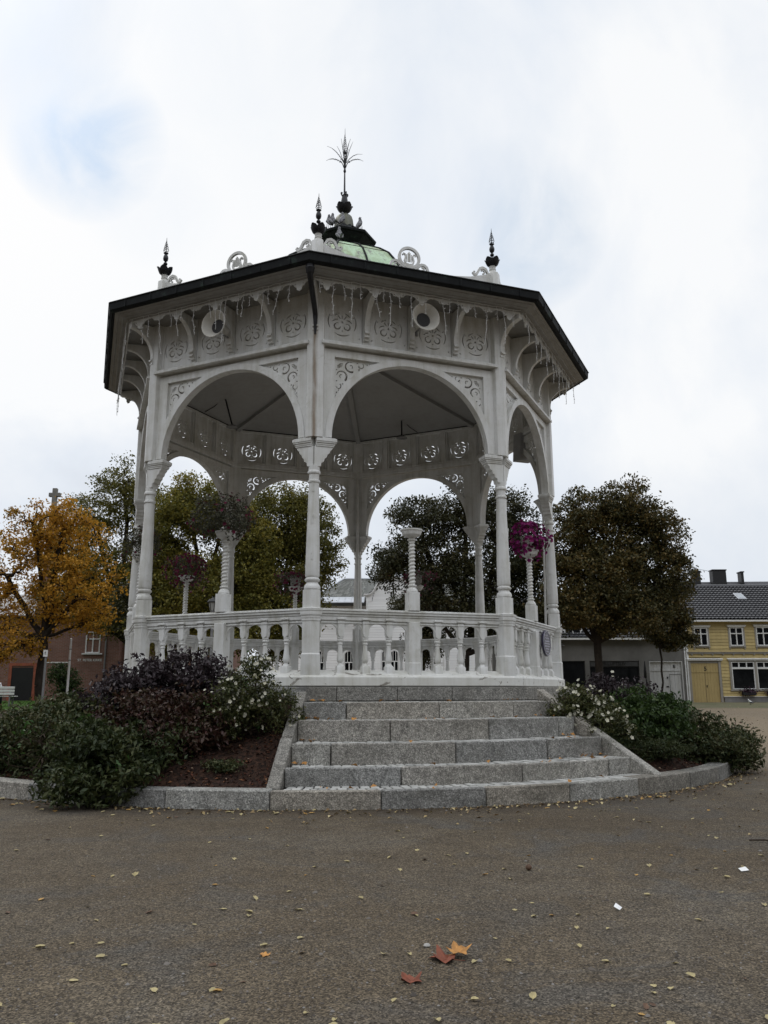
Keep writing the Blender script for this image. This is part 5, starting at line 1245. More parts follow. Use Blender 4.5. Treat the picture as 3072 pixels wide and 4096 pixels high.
# --- yellow house
D = 50; GY = .62
yh = thing('yellow_house', 'yellow weatherboarded two-storey house with black pantile roof and yellow double door numbered 5', 'house', fpos(D, 24, 4, GY), -YAW)
XL, XR = 18.12, 31.5
wins = [(18.66, 19.46, 3.98, 5.06), (20.80, 21.60, 3.98, 5.08), (22.40, 23.25, 3.98, 5.10), (24.4, 25.3, 3.98, 5.10), (26.6, 27.5, 3.98, 5.10)]
shop = [(20.73, 23.6, 1.42, 3.04), (25.2, 27.6, 1.42, 3.04)]
door = (18.30, 19.95, GY, 3.05)
wall = FB(D); boards(wall, XL, XR, 1.0, 3.5, 13, cut=[(a - .02, b + .02, c - .02, d + .02) for a, b, c, d in shop] + [(door[0] - .16, door[1] + .16, 0, door[3] + .1)])
boards(wall, XL, XR, 3.62, 5.55, 10, cut=[(a - .02, b + .02, c - .02, d + .02) for a, b, c, d in wins])
wall.box(XL + .01, XR - .01, .35, 8, GY - .3, 5.6)
for (a, b) in ((XL + .01, 18.1), (20.12, XR - .01)): 
    if b > a: wall.box(a, b, .051, .349, GY - .3, 1.0)
wall.box(XL + .02, XR - .02, .06, .34, 3.06, 3.97)
for s in range(len(wins) + 1):
    a = XL + .02 if s == 0 else wins[s - 1][1]; b = XR - .02 if s == len(wins) else wins[s][0]; wall.box(a, b, .06, .34, 3.971, 5.55)
for (a, b) in ((20.13, 20.72), (23.62, 25.18), (27.62, XR - .02)): wall.box(a, b, .06, .34, 1.0, 3.059)
wall.add([(XL, .05, 5.6), (XL, 4.2, 8.0), (XL, 8, 5.6), (XL + .1, .05, 5.6), (XL + .1, 4.2, 8.0), (XL + .1, 8, 5.6)], [(0, 1, 2), (5, 4, 3), (0, 3, 4, 1), (1, 4, 5, 2)])
wall.build('wall', M['yellow'], yh)
b = FB(D); b.box(20.15, XR, -.05, .05, GY - .2, .985); b.build('base_course', M['plinthgrey'], yh, bevel=.01)
b = FB(D); b.box(20.12, XR, -.09, .02, .986, 1.02); b.box(XL - .02, XL + .10, -.035, .03, 1.03, 5.5); b.build('base_moulding', M['trim'], yh)
b = FB(D); b.box(XL - .03, XR, -.10, .01, 3.50, 3.535); b.box(XL - .03, XR, -.07, .01, 3.536, 3.58); b.box(XL - .03, XR, -.13, .01, 3.581, 3.615)
i = XL + .3
while i < XR: b.box(i - .04, i + .04, -.10, .0, 3.42, 3.499); i += .62
b.build('string_course', M['greytrim'], yh, bevel=.003)
for (a, c, z0, z1) in wins:
    t = FB(D)
    for (x0, x1) in ((a - .10, a - .001), (c + .001, c + .10)): t.box(x0, x1, -.045, .02, z0 - .08, z1 + .06)
    t.box(a - .12, c + .12, -.07, .02, z0 - .09, z0 - .03); t.box(a, c, -.04, .02, z1 + .001, z1 + .06)
    for x in (a - .05, c + .05): t.box(x - .03, x + .03, -.05, .01, z0 - .22, z0 - .091)
    fr = t.build('window_surround', M['greytrim'], yh, bevel=.004)
    window(yh, D, a, c, z0, z1, .0, 2, z0 + (z1 - z0) * .66); hood(yh, D, a - .17, c + .17, z1 + .07)
for (a, c, z0, z1) in shop:
    t = FB(D)
    for x in (a - .07, (a + c) / 2, c + .07): t.box(x - .065, x + .065, -.06, .03, z0 - .04, z1 + .05)
    t.box(a - .18, c + .18, -.09, .02, z0 - .10, z0 - .041); t.box(a - .14, c + .14, -.065, .02, z1 + .051, z1 + .10)
    t.build('window_surround', M['greytrim'], yh, bevel=.004)
    m = (a + c) / 2; zt = z1 - .38
    for (x0, x1) in ((a, m - .066), (m + .066, c)):
        window(yh, D, x0, x1, z0, zt, .02, 1); window(yh, D, x0, x1, zt + .002, z1, .02, 3)
    hood(yh, D, a - .22, c + .22, z1 + .12)
b = FB(D); n = 10; w = (door[1] - door[0]) / n
for i in range(n): b.box(door[0] + i * w + .003, door[0] + (i + 1) * w - .003, .03, .07, GY, 2.38)
for i in range(n): b.box(door[0] + i * w + .003, door[0] + (i + 1) * w - .003, .012, .06, 2.40, 2.95)
b.box(door[0], door[1], .071, .1, GY, 3.0)
dr = b.build('double_door', M['yellowdoor'], yh, bevel=.003)
b = FB(D); b.box((door[0] + door[1]) / 2 - .008, (door[0] + door[1]) / 2 + .008, .022, .031, GY, 2.38); b.box((door[0] + door[1]) / 2 + .06, (door[0] + door[1]) / 2 + .10, -.01, .03, 1.55, 1.68); b.build('handle', M['black'], dr)
tx = link('house_number', text_mesh('5', .34, M['black'], .006, .006), dr, fpos(D, 19.17, .004, 2.62), -YAW)
b = FB(D)
for (x0, x1) in ((door[0] - .14, door[0] - .002), (door[1] + .002, door[1] + .14)): b.box(x0, x1, -.05, .08, GY - .05, 3.06)
b.box(door[0] - .18, door[1] + .18, -.07, .08, 3.061, 3.12); b.box(door[0], door[1], .0, .06, 2.955, 3.06); b.build('door_surround', M['greytrim'], yh, bevel=.004)
hood(yh, D, door[0] - .24, door[1] + .26, 3.15)
b = FB(D); tiles(b, XL - .05, XR, 5.52, -.34, 8.06, 4.2); b.add([(XL - .05, 4.2, 8.06), (XR, 4.2, 8.06), (XR, 8.4, 5.5), (XL - .05, 8.4, 5.5)], [(0, 1, 2, 3)]); b.add([(XL - .05, -.33, 5.50), (XR, -.33, 5.50), (XR, 4.2, 8.02), (XL - .05, 4.2, 8.02)], [(0, 3, 2, 1)])
rf = b.build('roof', M['tile'], yh, smooth=50)
b = FB(D)
for i in range(40): b.lathe([(.10, 0), (.12, .02), (.12, .3), (.10, .32)], n=8) if False else None
b.tube([(XL - .05, 4.2, 8.09), (XR, 4.2, 8.09)], .12, 8); b.build('ridge_tiles', M['tile'], rf, smooth=60)
b = FB(D); b.box(XL - .08, XR, -.42, -.30, 5.40, 5.50); b.box(XL - .06, XR, -.30, .0, 5.44, 5.47); b.tube([(XL - .02, -.05, 5.4), (XL - .02, -.06, 5.2), (XL - .02, -.06, GY)], .045, 8); b.build('gutter', M['trim'], yh)
b = FB(D); b.box(22.25, 22.85, 2.25, 2.30, 6.93, 6.99); 
sk = FB(D); L = Vector((0, 4.54, 2.54)).normalized()
def onroof(x, t, up): n = Vector((0, -2.54, 4.54)).normalized(); p = Vector((x, -.34, 5.52)) + Vector((0, 4.54, 2.54)) * t + n * up; return tuple(p)
sk.add([onroof(22.45, .55, .07), onroof(22.98, .55, .07), onroof(22.98, .72, .07), onroof(22.45, .72, .07), onroof(22.45, .55, .15), onroof(22.98, .55, .15), onroof(22.98, .72, .15), onroof(22.45, .72, .15)], [(4, 5, 6, 7), (0, 1, 5, 4), (1, 2, 6, 5), (2, 3, 7, 6), (3, 0, 4, 7)])
so = sk.build('skylight', M['zinc'], rf, bevel=.01)
b = FB(D); b.add([onroof(22.51, .57, .158), onroof(22.92, .57, .158), onroof(22.92, .70, .158), onroof(22.51, .70, .158)], [(0, 1, 2, 3)]); b.build('pane', plain('sky_glass', (.30, .33, .36), .12), so)
for fx in (21.55, 23.05):
    fb = thing('flower_box', 'purple window box under the shop window, %s the double door' % ('nearer' if fx < 22 else 'farther from'), 'window box', fpos(D, fx, -.25, 1.1), -YAW, 'window boxes of the yellow house')
    b = FB(D); b.box(fx - .38, fx + .38, -.32, -.10, 1.08, 1.26); b.build('trough', M['black'], fb)
    rs = np.random.default_rng(int(fx * 10)); P = rs.normal(0, 1, (500, 3)) * [.24, .09, .10] + [fx, -.22, 1.28]; Mx = FB(D).m; P = np.array([Mx @ Vector(p) for p in P]); V, F = leaf_arrays(P, rs.normal(size=P.shape), rs.normal(size=P.shape), rs.uniform(.05, .11, 500), .7); link('foliage', fast_mesh('foliage', V, F, leafmat('mauve_flower', [(.02, .03, .015), (.05, .02, .04), (.10, .04, .07)], .6, .1)), fb)  # mauve flowers of the box mixed with their leaves, all one mesh
# --- building behind the yellow house
bb = thing('rear_building', 'long building with a dark flat-looking roof and black chimneys behind the yellow house', 'building', fpos(60, 27, 4, .7), -YAW)
b = FB(60); b.box(20.7, 40, .3, 9, 0, 7.2); b.build('wall', M['render'], bb)
b = FB(60); b.add([(20.4, 0, 7.0), (40, 0, 7.0), (40, 4.0, 9.75), (21.6, 4.0, 9.62), (40, 9, 7.2), (20.4, 9, 7.2)], [(0, 1, 2, 3), (3, 2, 4, 5), (0, 3, 5)]); r2 = b.build('roof', M['darkroof'], bb)
for (x0, x1, z0, z1) in ((23.95, 24.5, 9.0, 10.35), (25.45, 26.5, 8.8, 10.45), (27.65, 27.85, 9.4, 10.3)):
    b = FB(60); b.box(x0, x1, 3.3, 4.0, z0, z1); b.box(x0 - .05, x1 + .05, 3.25, 4.05, z1, z1 + .09); c = b.build('chimney', M['black'], r2, bevel=.02)
b = FB(60); b.tube([(24.22, 3.6, 10.4), (24.22, 3.6, 10.62), (24.25, 3.6, 10.7), (24.34, 3.6, 10.7)], .05, 8); b.tube([(24.5, 3.6, 10.6), (25.5, 3.6, 10.4)], .02, 5); b.build('flue_cowl', M['zinc'], r2)
# --- grey shop
gs = thing('grey_shop', 'grey rendered shop with dark display windows, lettered fascia and a white garage door', 'shop', fpos(D, 13, 4, .6), -YAW)
GX0, GX1 = 6.5, 18.0; ops = [(8.2, 10.3, .95, 3.1), (10.61, 12.0, .95, 3.1), (12.28, 15.23, .95, 3.08), (15.82, 17.81, .4, 3.08)]
b = FB(D); b.box(GX0, GX1, .0, .25, 3.1005, 4.42); b.box(GX0, GX1, .251, 8, .0, 4.5)
xs = [GX0] + [v for o_ in ops for v in o_[:2]] + [GX1]
for i in range(0, len(xs), 2): b.box(xs[i], xs[i + 1], .0, .25, .2, 3.1)
for o_ in ops[:3]: b.box(o_[0] + .0005, o_[1] - .0005, .003, .25, .2, .95)
b.build('wall', M['render'], gs)
for (x0, x1, z0, z1) in ops[:3]:
    fr = FB(D); f = .05; zt = z1 if x0 != 12.28 else 2.78
    fr.box(x0, x0 + f, .08, .14, z0, zt); fr.box(x1 - f, x1, .08, .14, z0, zt); fr.box(x0 + f, x1 - f, .08, .14, z0, z0 + f); fr.box(x0 + f, x1 - f, .08, .14, zt - f, zt)
    o = fr.build('window', M['black'], gs); g = FB(D); g.box(x0 + .02, x1 - .02, .125, .135, z0 + .02, zt - .02); g.build('pane', M['glass'], o)
b = FB(D); b.box(12.32, 15.19, .04, .24, 2.785, 3.07); fa = b.build('fascia_board', plain('fascia_paint', (.055, .055, .055), .6), gs, bevel=.005)
link('lettering', text_mesh('FRILUFTSLIV', .27, plain('black_letter', (.006, .006, .006), .4), .008, .004), fa, fpos(D, 13.72, .030, 2.93), -YAW)
b = FB(D)
for x in (15.82, 17.75): b.box(x, x + .06, -.02, .2, .4, 3.08)
b.box(15.881, 17.749, -.02, .2, 3.02, 3.08); b.box(15.881, 17.749, .06, .2, 2.50, 2.56)
n = 9
for i in range(n): w = 1.868 / n; b.box(15.881 + i * w + .003, 15.881 + (i + 1) * w - .003, .08, .2, 2.561, 3.019)
for i in range(n):
    w = 1.868 / n; b.box(15.881 + i * w + .003, 15.881 + (i + 1) * w - .003, .09, .2, .4, 2.499)
gd = b.build('garage_door', M['garage'], gs, bevel=.004)
b = FB(D)
for (x0, x1, z0, z1) in ((17.02, 17.72, 2.30, 2.33), (17.02, 17.05, .5, 2.3), (17.70, 17.72, .5, 2.3)): b.box(x0, x1, .066, .091, z0, z1)
b.build('wicket_frame', M['greysteel'], gd)
b = FB(D); b.box(16.8, 16.95, .068, .091, 1.55, 1.62); b.box(17.28, 17.40, .05, .081, 2.70, 2.86); b.box(16.86, 16.94, .07, .091, 2.05, 2.17); b.build('plate', M['black'], gd)
link('house_number', text_mesh('7', .11, M['trim'], .003), gd, fpos(D, 17.34, .046, 2.78), -YAW)
b = FB(D); tiles(b, GX0, GX1 + .1, 4.44, -.28, 7.3, 4.2, .235, 16); b.add([(GX0, -.27, 4.42), (GX1 + .1, -.27, 4.42), (GX1 + .1, 4.2, 7.27), (GX0, 4.2, 7.27)], [(0, 3, 2, 1)]); b.add([(GX0, 4.2, 7.3), (GX1 + .1, 4.2, 7.3), (GX1 + .1, 8, 4.5), (GX0, 8, 4.5)], [(0, 1, 2, 3)]); gr = b.build('roof', M['tile'], gs, smooth=50)
b = FB(D); b.box(GX0, GX1 + .02, -.36, -.24, 4.34, 4.45); b.tube([(GX1 - .02, -.3, 4.36), (GX1 - .02, -.06, 4.1), (GX1 - .02, -.06, .5)], .045, 8); b.build('gutter', M['trim'], gs)
for (x0, x1) in ((10.9, 11.9), (12.9, 13.9)):       # low white dormer windows at the eaves
    b = FB(D); b.box(x0 - .1, x1 + .1, .25, 1.6, 4.62, 5.62); b.yz([(.1, 5.62), (1.9, 5.9), (1.9, 5.62)], x0 - .2, x1 + .2); dm2 = b.build('dormer', M['housewhite'], gs); window(gs, D, x0, x1, 4.72, 5.5, .19, 2)
b = FB(D); b.lathe([(.05, 4.05), (.10, 4.03), (.12, 4.0)], (10.7, -.12), 10); b.tube([(10.7, 0, 4.15), (10.7, -.12, 4.15), (10.7, -.12, 4.05)], .015, 6); b.build('wall_lamp', M['greysteel'], gs)
pa_ = thing('closed_parasol', 'closed black parasol leaning by the grey shop window', 'parasol', fpos(48.5, 15.25, 0, .6), 0)
b = FB(48.5); b.lathe([(.02, 2.05), (.085, 2.1), (.075, 2.5), (.03, 2.98), (.012, 3.05)], (15.10, 0), 9); b.build('canopy', M['black'], pa_, smooth=60)
b = FB(48.5); b.tube([(15.25, 0, .55), (15.12, 0, 2.1)], .025, 6); b.box(15.05, 15.45, -.2, .2, .5, .62); b.build('pole', M['black'], pa_)
# --- white house
D = 62
wh = thing('white_house', 'white weatherboarded house with curved gable, slate roof and brick chimney behind the bandstand', 'house', fpos(D, 1, 5, .7), -YAW)
gx0, gx1, gc, gr_ = -1.36, 2.74, .69, 1.58
b = FB(D); boards(b, -1.30, 2.68, .7, 7.96, 38, y=.0, cut=[(-.24, 1.08, 2.55, 4.36)])
rows = 9
for i in range(rows):
    a_, b_ = 7.96 + i * .19, 7.96 + (i + 1) * .19; hw = gr_ * sqrt(max(0, 1 - ((a_ + .19 - 7.96) / 1.80) ** 2)) if i < rows else 0
    if hw > .05: b.yz([(-.018, a_), (-.004, b_), (.05, b_), (.05, a_)], gc - hw, gc + hw)
b.box(gx0 + .1, gx1 - .1, .06, 3.0, .4, 8.0)
b.build('gable_wall', M['housewhite'], wh)
gp = [(-1.36 - .18, 8.47), (-1.36 + .05, 8.47), (-1.05, 8.53), (-.85, 8.70), (-.68, 9.02), (-.42, 9.38), (-.08, 9.66), (.32, 9.80), (.69, 9.83)]
gp = gp + [(2 * gc - x, z) for x, z in gp[::-1][1:]]
b = FB(D)
ins = outline(gp, .06)
b.ribbon([(x, z - .0) for x, z in gp], .075, -.22, .12); b.ribbon([(x, z - .085) for x, z in gp], .08, -.14, .10); b.build('gable_cornice', M['housewhite'], wh, smooth=40)
b = FB(D); out_ = [(gx0, 7.95)] + [(gx0, 8.40)] + [(x, z - .1) for x, z in gp[1:-1]] + [(gx1, 8.40), (gx1, 7.95)]
arcp = [(gc + (gr_ + .03) * cos(radians(t)), 7.95 + 1.62 * sin(radians(t)) * 1.0) for t in range(0, 181, 6)]
gpm = out_ + [(gx1 - .3, 7.95)] + arcp + [(gx0 + .3, 7.95)]
b.xz(gpm, -.05, .04); b.box(gx0, gx0 + .12, -.05, .05, .7, 7.949); b.box(gx1 - .12, gx1, -.05, .05, .7, 7.949); b.build('gable_board', M['housewhite'], wh)
b = FB(D); e = [(gc - .06 + .20 * cos(2 * pi * i / 24), 8.45 + .27 * sin(2 * pi * i / 24)) for i in range(24)]; b.ribbon(e + [e[0]], .06, -.05, .0); ow = b.build('oval_window', M['trim'], wh)
b = FB(D); b.xz(e, -.022, -.019); b.build('pane', M['glass'], ow); b = FB(D); b.box(gc - .075, gc - .045, -.045, -.024, 8.2, 8.7); b.box(gc - .25, gc + .13, -.044, -.025, 8.44, 8.46); b.build('glazing_bar', M['trim'], ow)
wl = [(-5.35, -4.40), (-3.02, -2.25)]
b = FB(D); boards(b, -9.5, -1.37, .7, 7.7, 36, y=.8, cut=[(a_ - .02, c_ + .02, 2.5, 4.40) for a_, c_ in wl]); b.box(-9.5, -1.3, .86, 6, .4, 7.7); b.build('wall', M['housewhite'], wh)
b = FB(D); boards(b, 2.76, 10, .7, 7.7, 36, y=.8); b.box(2.76, 10, .86, 6, .4, 7.7); b.build('wall', M['housewhite'], wh)
def archwin(x0, x1, z0, zs, ztop, y, nx):
    w = FB(D); f = .07; w.box(x0, x0 + f, y - .06, y + .05, z0, zs); w.box(x1 - f, x1, y - .06, y + .05, z0, zs); w.box(x0 + f, x1 - f, y - .06, y + .05, zs - .12 - .5, zs - .05 - .5)
    c = (x0 + x1) / 2; r = (x1 - x0) / 2 - f / 2; P = [(c - r * cos(radians(t)), zs + (ztop - zs - f / 2) * sin(radians(t))) for t in range(0, 181, 12)]
    w.ribbon(P, f, y - .06, y + .05)
    for i in range(1, nx): x = x0 + (x1 - x0) * i / nx; w.box(x - .02, x + .02, y - .05, y + .03, zs - .55, ztop - .08)
    w.box(c - .04, c + .04, y - .055, y + .04, z0, zs - .62); w.box(x0 + f, x1 - f, y - .06, y + .05, z0, z0 + .07)
    o = w.build('window', M['trim'], wh); g = FB(D); g.xz([(x0 + .03, z0 + .02), (x1 - .03, z0 + .02), (x1 - .03, zs)] + P[::-1] + [(x0 + .03, zs)], y + .01, y + .02); g.build('pane', M['glass'], o)
for (a_, c_) in wl: archwin(a_, c_, 2.52, 4.05, 4.36, .80, 3)
for (a_, c_) in ((-.22, .40), (.44, 1.06)): archwin(a_, c_, 2.55, 4.10, 4.36, 0, 3)
for (a_, c_) in ((3.6, 4.5), (5.5, 6.4)): archwin(a_, c_, 2.52, 4.05, 4.36, .80, 3)
def slates(mb, quad, rows, cols):
    """scalloped slates laid in courses on a sloping quad (bottom left, bottom right, top right, top left)"""
    a_, b_, c_, d_ = [Vector(q) for q in quad]; nrm = (b_ - a_).cross(d_ - a_).normalized()
    for r in range(rows):
        t0, t1 = r / rows, (r + 1.35) / rows
        for q in range(-1, cols + 1):
            s0 = (q + (.5 if r % 2 else 0)) / cols; s1 = s0 + .96 / cols; s0, s1 = max(0, s0), min(1, s1)
            if s1 - s0 < .004: continue
            P = lambda s, t, u: tuple(a_.lerp(b_, s).lerp(d_.lerp(c_, s), min(t, 1.0)) + nrm * u)
            m = (s0 + s1) / 2; mb.add([P(s0, t0 + .45 / rows, .035), P(m, t0, .04), P(s1, t0 + .45 / rows, .035), P(s1, t1, .008), P(s0, t1, .008)], [(0, 1, 2, 3, 4)])
def V3(x, y, z): return (x, y, z)
b = FB(D); slates(b, [(-5.75, .35, 8.05), (-1.36, .35, 8.05), (-1.36, 3.0, 10.05), (-3.2, 3.0, 10.05)], 11, 22); slates(b, [(2.74, .35, 8.05), (10.5, .35, 8.05), (8.2, 3.0, 10.05), (2.74, 3.0, 10.05)], 11, 30)
slates(b, [(-1.36, .35, 7.3), (-.98, .35, 7.3), (-.98, .36, 8.45), (-1.36, .36, 8.45)], 6, 3)
b.add([(-5.75, .36, 8.03), (-3.2, 3.0, 10.03), (8.2, 3.0, 10.03), (10.5, .36, 8.03), (10.5, 6, 8.03), (-5.75, 6, 8.03)], [(0, 3, 2, 1), (1, 2, 4, 5), (0, 1, 5), (3, 4, 2)])
b.add([(gx0, .10, 8.5), (gx1, .10, 8.5), (gc, .1, 9.8), (gx0, 3.0, 8.5), (gx1, 3, 8.5), (gc, 3.0, 9.8)], [(0, 2, 5, 3), (1, 4, 5, 2)])
rw = b.build('roof', M['slate'], wh)
b = FB(D); b.tube([(-3.2, 3.0, 10.08), (8.2, 3, 10.08)], .07, 6); b.tube([(-5.75, .36, 8.08), (-3.2, 3.0, 10.08)], .07, 6); b.build('ridge_capping', M['zinc'], rw)
b = FB(D); b.add([(-5.7, -.45, 7.86), (-1.5, -.45, 7.86), (-1.5, .5, 8.36), (-5.3, .5, 8.36), (-5.7, -.45, 7.81), (-1.5, -.45, 7.81), (-1.5, .5, 8.30), (-5.3, .5, 8.30)], [(0, 1, 2, 3), (7, 6, 5, 4), (0, 4, 5, 1), (1, 5, 6, 2), (0, 3, 7, 4)])
for i in range(9): x = -5.5 + i * .5; b.tube([(x, -.45, 7.875), (x + .25 * (1 - i / 9), .5, 8.375)], .014, 4)
b.build('metal_eave', M['zinc'], wh)
b = FB(D); b.tube([(-2.15, -.1, 7.75), (-2.1, -.02, 7.3), (-2.1, -.02, .8)], .05, 7); b.build('downpipe', M['trim'], wh)
b = FB(D); b.box(.16, .70, 3.3, 3.9, 9.6, 10.55); ch = b.build('chimney', M['chimbrick'], wh); b = FB(D); b.box(.10, .76, 3.24, 3.96, 10.551, 10.62); b.box(.13, .73, 3.27, 3.93, 10.62, 10.80); b.build('chimney_cap', M['black'], ch)
# --- brick church
D = 46; GC = .85
bc = thing('brick_church', 'red brick church behind the orange tree with stone cross and white lettering', 'church', fpos(D, -19, 5, GC), -YAW)
b = FB(D); cx = -18.95
b.box(cx - 4.2, cx + 4.3, 0, 9, 0, 5.6); b.xz([(cx - .35, 5.601), (cx + .35, 5.601), (cx + .28, 9.6), (cx + .18, 11.3), (cx - .18, 11.3), (cx - .28, 9.6)], 0.02, .4)
b.box(cx + 4.301, -9.2, .6, 8, 0, 5.2); b.box(-34, cx - 4.201, .6, 8, 0, 5.0); b.build('wall', M['brick'], bc)
b = FB(D); b.add([(cx - 4.4, -.25, 5.5), (cx + 4.5, -.25, 5.5), (cx + 4.5, 4.5, 7.2), (cx - 4.4, 4.5, 7.2), (cx - 4.4, -.25, 5.42), (cx + 4.5, -.25, 5.42), (cx + 4.5, 4.5, 7.12), (cx - 4.4, 4.5, 7.12)], [(0, 1, 2, 3), (7, 6, 5, 4), (0, 4, 5, 1)]); b.add([(cx + 4.501, .4, 5.0), (-9.0, .4, 5.0), (-9.0, 4.5, 7.0), (cx + 4.501, 4.5, 7.0), (-34, .4, 4.9), (cx - 4.401, .4, 4.9), (cx - 4.401, 4.5, 6.8), (-34, 4.5, 6.8)], [(0, 1, 2, 3), (4, 5, 6, 7)]); b.build('roof', M['tile'], bc)
b = FB(D); b.box(cx - .13, cx + .13, -.02, .2, 11.3, 12.82); b.box(cx - .33, cx + .33, -.021, .201, 12.32, 12.55); b.build('gable_cross', plain('weathered_stone', (.20, .19, .17), .9, 0, .3, 8), bc, bevel=.02)
b = FB(D); b.box(-20.44, -19.25, -.02, .03, GC - .2, 2.66); dd = b.build('doorway', M['black'], bc); b = FB(D); b.box(-20.6, -20.441, -.05, .0, GC - .2, 2.75); b.box(-19.249, -19.1, -.05, .0, GC - .2, 2.75); b.box(-20.6, -19.1, -.05, .0, 2.751, 2.9); b.build('door_frame', M['chimbrick'], dd)
link('lettering', text_mesh('ST. PETER KIRKE', .185, M['trim'], .006, .003), bc, fpos(D, -16.22, -.008, 3.05), -YAW)
link('lettering', text_mesh('DEN KATOLSKE KIRKE', .10, M['trim'], .004), bc, fpos(D, -16.25, -.008, 2.87), -YAW) if False else None
b = FB(D); b.box(-16.65, -15.55, -.12, .02, 3.36, 3.43); b.build('stone_sill', M['trim'], bc)
window(bc, D, -16.5, -15.7, 3.44, 4.6, -.01, 2, 4.2); window(bc, D, -14.3, -13.4, 2.5, 3.7, .58, 2, 3.3); window(bc, D, -12.4, -11.5, 2.5, 3.7, .58, 2, 3.3)
b = FB(D); b.tube([(-15.38, -.05, 7.3), (-15.38, -.05, .8)], .045, 6); b.build('downpipe', M['greysteel'], bc)
b = FB(D); b.box(-18.6, -17.4, -.03, .0, 2.9, 2.96); b.build('stone_band', M['trim'], bc)
# --- hedge bush, bench, posts, lantern
tree('church_bush', 'rounded green bush growing against the church wall right of the orange tree', B(-14.45, 25.4), .3, [(0, 0, 1.0, .75, .7, .95), (.3, 0, .7, .7, .6, .7), (-.3, 0, 1.4, .5, .5, .6)], 140, 30, .16, .10, 'lf_green', 41, .06, group=None, cat='bush')
bn = thing('park_bench', 'white slatted park bench on the lawn at the left edge', 'bench', (-15.6, 20.2, gz(-15.6, 20.2)), .06); z0 = gz(-15.6, 20.2) + .012
Bm = Matrix.Translation((-15.6, 20.2, z0)) @ Matrix.Rotation(.06, 4, 'Z')
for i in range(3): b = MB(); b.m = Bm; b.box(-1.0, .75, -.02, .02, .50 + i * .13, .60 + i * .13); b.build('back_slat', M['benchwhite'], bn, bevel=.008)
b = MB(); b.m = Bm
for i in range(4): b.box(-1.0, .75, .05 + i * .12, .15 + i * .12, .42, .455)
b.build('seat', M['benchwhite'], bn, bevel=.008)
for x in (-.8, .55):
    b = MB(); b.m = Bm; b.box(x - .03, x + .03, .021, .07, 0, .86); b.box(x - .03, x + .03, .42, .48, 0, .419); b.box(x - .03, x + .03, .071, .48, .37, .419); b.build('leg', M['greysteel'], bn)
# person seated on the bench, back to the square
pn = thing('person', 'person in white top with dark hair sitting on the white bench', 'person', tuple(Bm @ Vector((-.15, .26, .455))), .06)
def skin(name, joints, edges, mat, parent, sub=2):
    me = bpy.data.meshes.new(name); me.from_pydata([tuple(Bm @ Vector(j[:3])) for j in joints], edges, []); o = link(name, me, parent); me.materials.append(mat)
    md = o.modifiers.new('skin', 'SKIN'); md.use_smooth_shade = True
    for i, j in enumerate(joints): me.skin_vertices[0].data[i].radius = (j[3], j[4] if len(j) > 4 else j[3])
    me.skin_vertices[0].data[0].use_root = True
    o.modifiers.new('sub', 'SUBSURF').levels = sub; o.modifiers['sub'].render_levels = sub; return o
px = -.15
J = [(px, .22, .56, .14, .11), (px, .20, .78, .14, .10), (px, .22, .98, .15, .09), (px, .24, 1.06, .06), (px, .25, 1.12, .055), (px, .26, 1.20, .085, .095), (px, .26, 1.28, .07, .08),
     (px - .18, .22, 1.0, .055), (px - .24, .24, .78, .045), (px - .17, .44, .68, .035), (px - .12, .52, .66, .04), (px + .18, .22, 1.0, .055), (px + .24, .24, .78, .045), (px + .17, .44, .68, .035), (px + .12, .52, .66, .04),
     (px - .10, .24, .53, .09), (px - .11, .66, .53, .065), (px - .11, .68, .08, .045), (px - .11, .80, .05, .04), (px + .10, .24, .53, .09), (px + .11, .66, .53, .065), (px + .11, .68, .08, .045), (px + .11, .80, .05, .04)]
E_ = [(0, 1), (1, 2), (2, 3), (3, 4), (4, 5), (5, 6), (2, 7), (7, 8), (8, 9), (9, 10), (2, 11), (11, 12), (12, 13), (13, 14), (0, 15), (15, 16), (16, 17), (17, 18), (0, 19), (19, 20), (20, 21), (21, 22)]
skin('body', J, E_, M['skin'], pn)
gm = lambda q, k: (q[0], q[1], q[2], q[3] * k, (q[4] if len(q) > 4 else q[3]) * k)
skin('shirt', [gm(J[i], 1.12) for i in (0, 1, 2, 7, 8, 11, 12)], [(0, 1), (1, 2), (2, 3), (3, 4), (2, 5), (5, 6)], M['shirt'], pn)
skin('trousers', [gm(J[i], 1.12) for i in (0, 15, 16, 17, 19, 20, 21)], [(0, 1), (1, 2), (2, 3), (0, 4), (4, 5), (5, 6)], M['jeans'], pn)
skin('hair', [(px, .235, 1.14, .07, .07), (px, .24, 1.22, .095, .095), (px, .255, 1.30, .08, .08)], [(0, 1), (1, 2)], M['hair'], pn)
z0 = gz(-11.35, 16.75)
fpole = thing('white_post', 'slim white post right of the orange tree in front of the church lettering', 'post', (-11.35, 16.75, z0), 0)
MB().lathe([(.05, z0 - .1), (.045, z0 + 2.0), (.04, z0 + 2.95), (.01, z0 + 2.97)], (-11.35, 16.75), 10).build('shaft', M['benchwhite'], fpole, smooth=50)
MB().lathe([(.052, z0 + 2.05), (.052, z0 + 2.10)], (-11.35, 16.75), 10).lathe([(.05, z0 + 2.5), (.05, z0 + 2.54)], (-11.35, 16.75), 10).build('collar', M['greysteel'], fpole)
z0 = gz(-11.30, 14.0)
sp_ = thing('sign_post', 'grey steel post with a small white plate numbered 6 beside the orange tree trunk', 'sign', (-11.30, 14.0, z0), 0)
MB().lathe([(.045, z0 - .1), (.045, z0 + 2.42)], (-11.30, 14.0), 10).build('post', M['greysteel'], sp_, smooth=50)
b = MB(); b.box(-11.38, -11.22, 13.92, 13.94, z0 + 2.22, z0 + 2.47); pl_ = b.build('plate', M['trim'], sp_, bevel=.004)
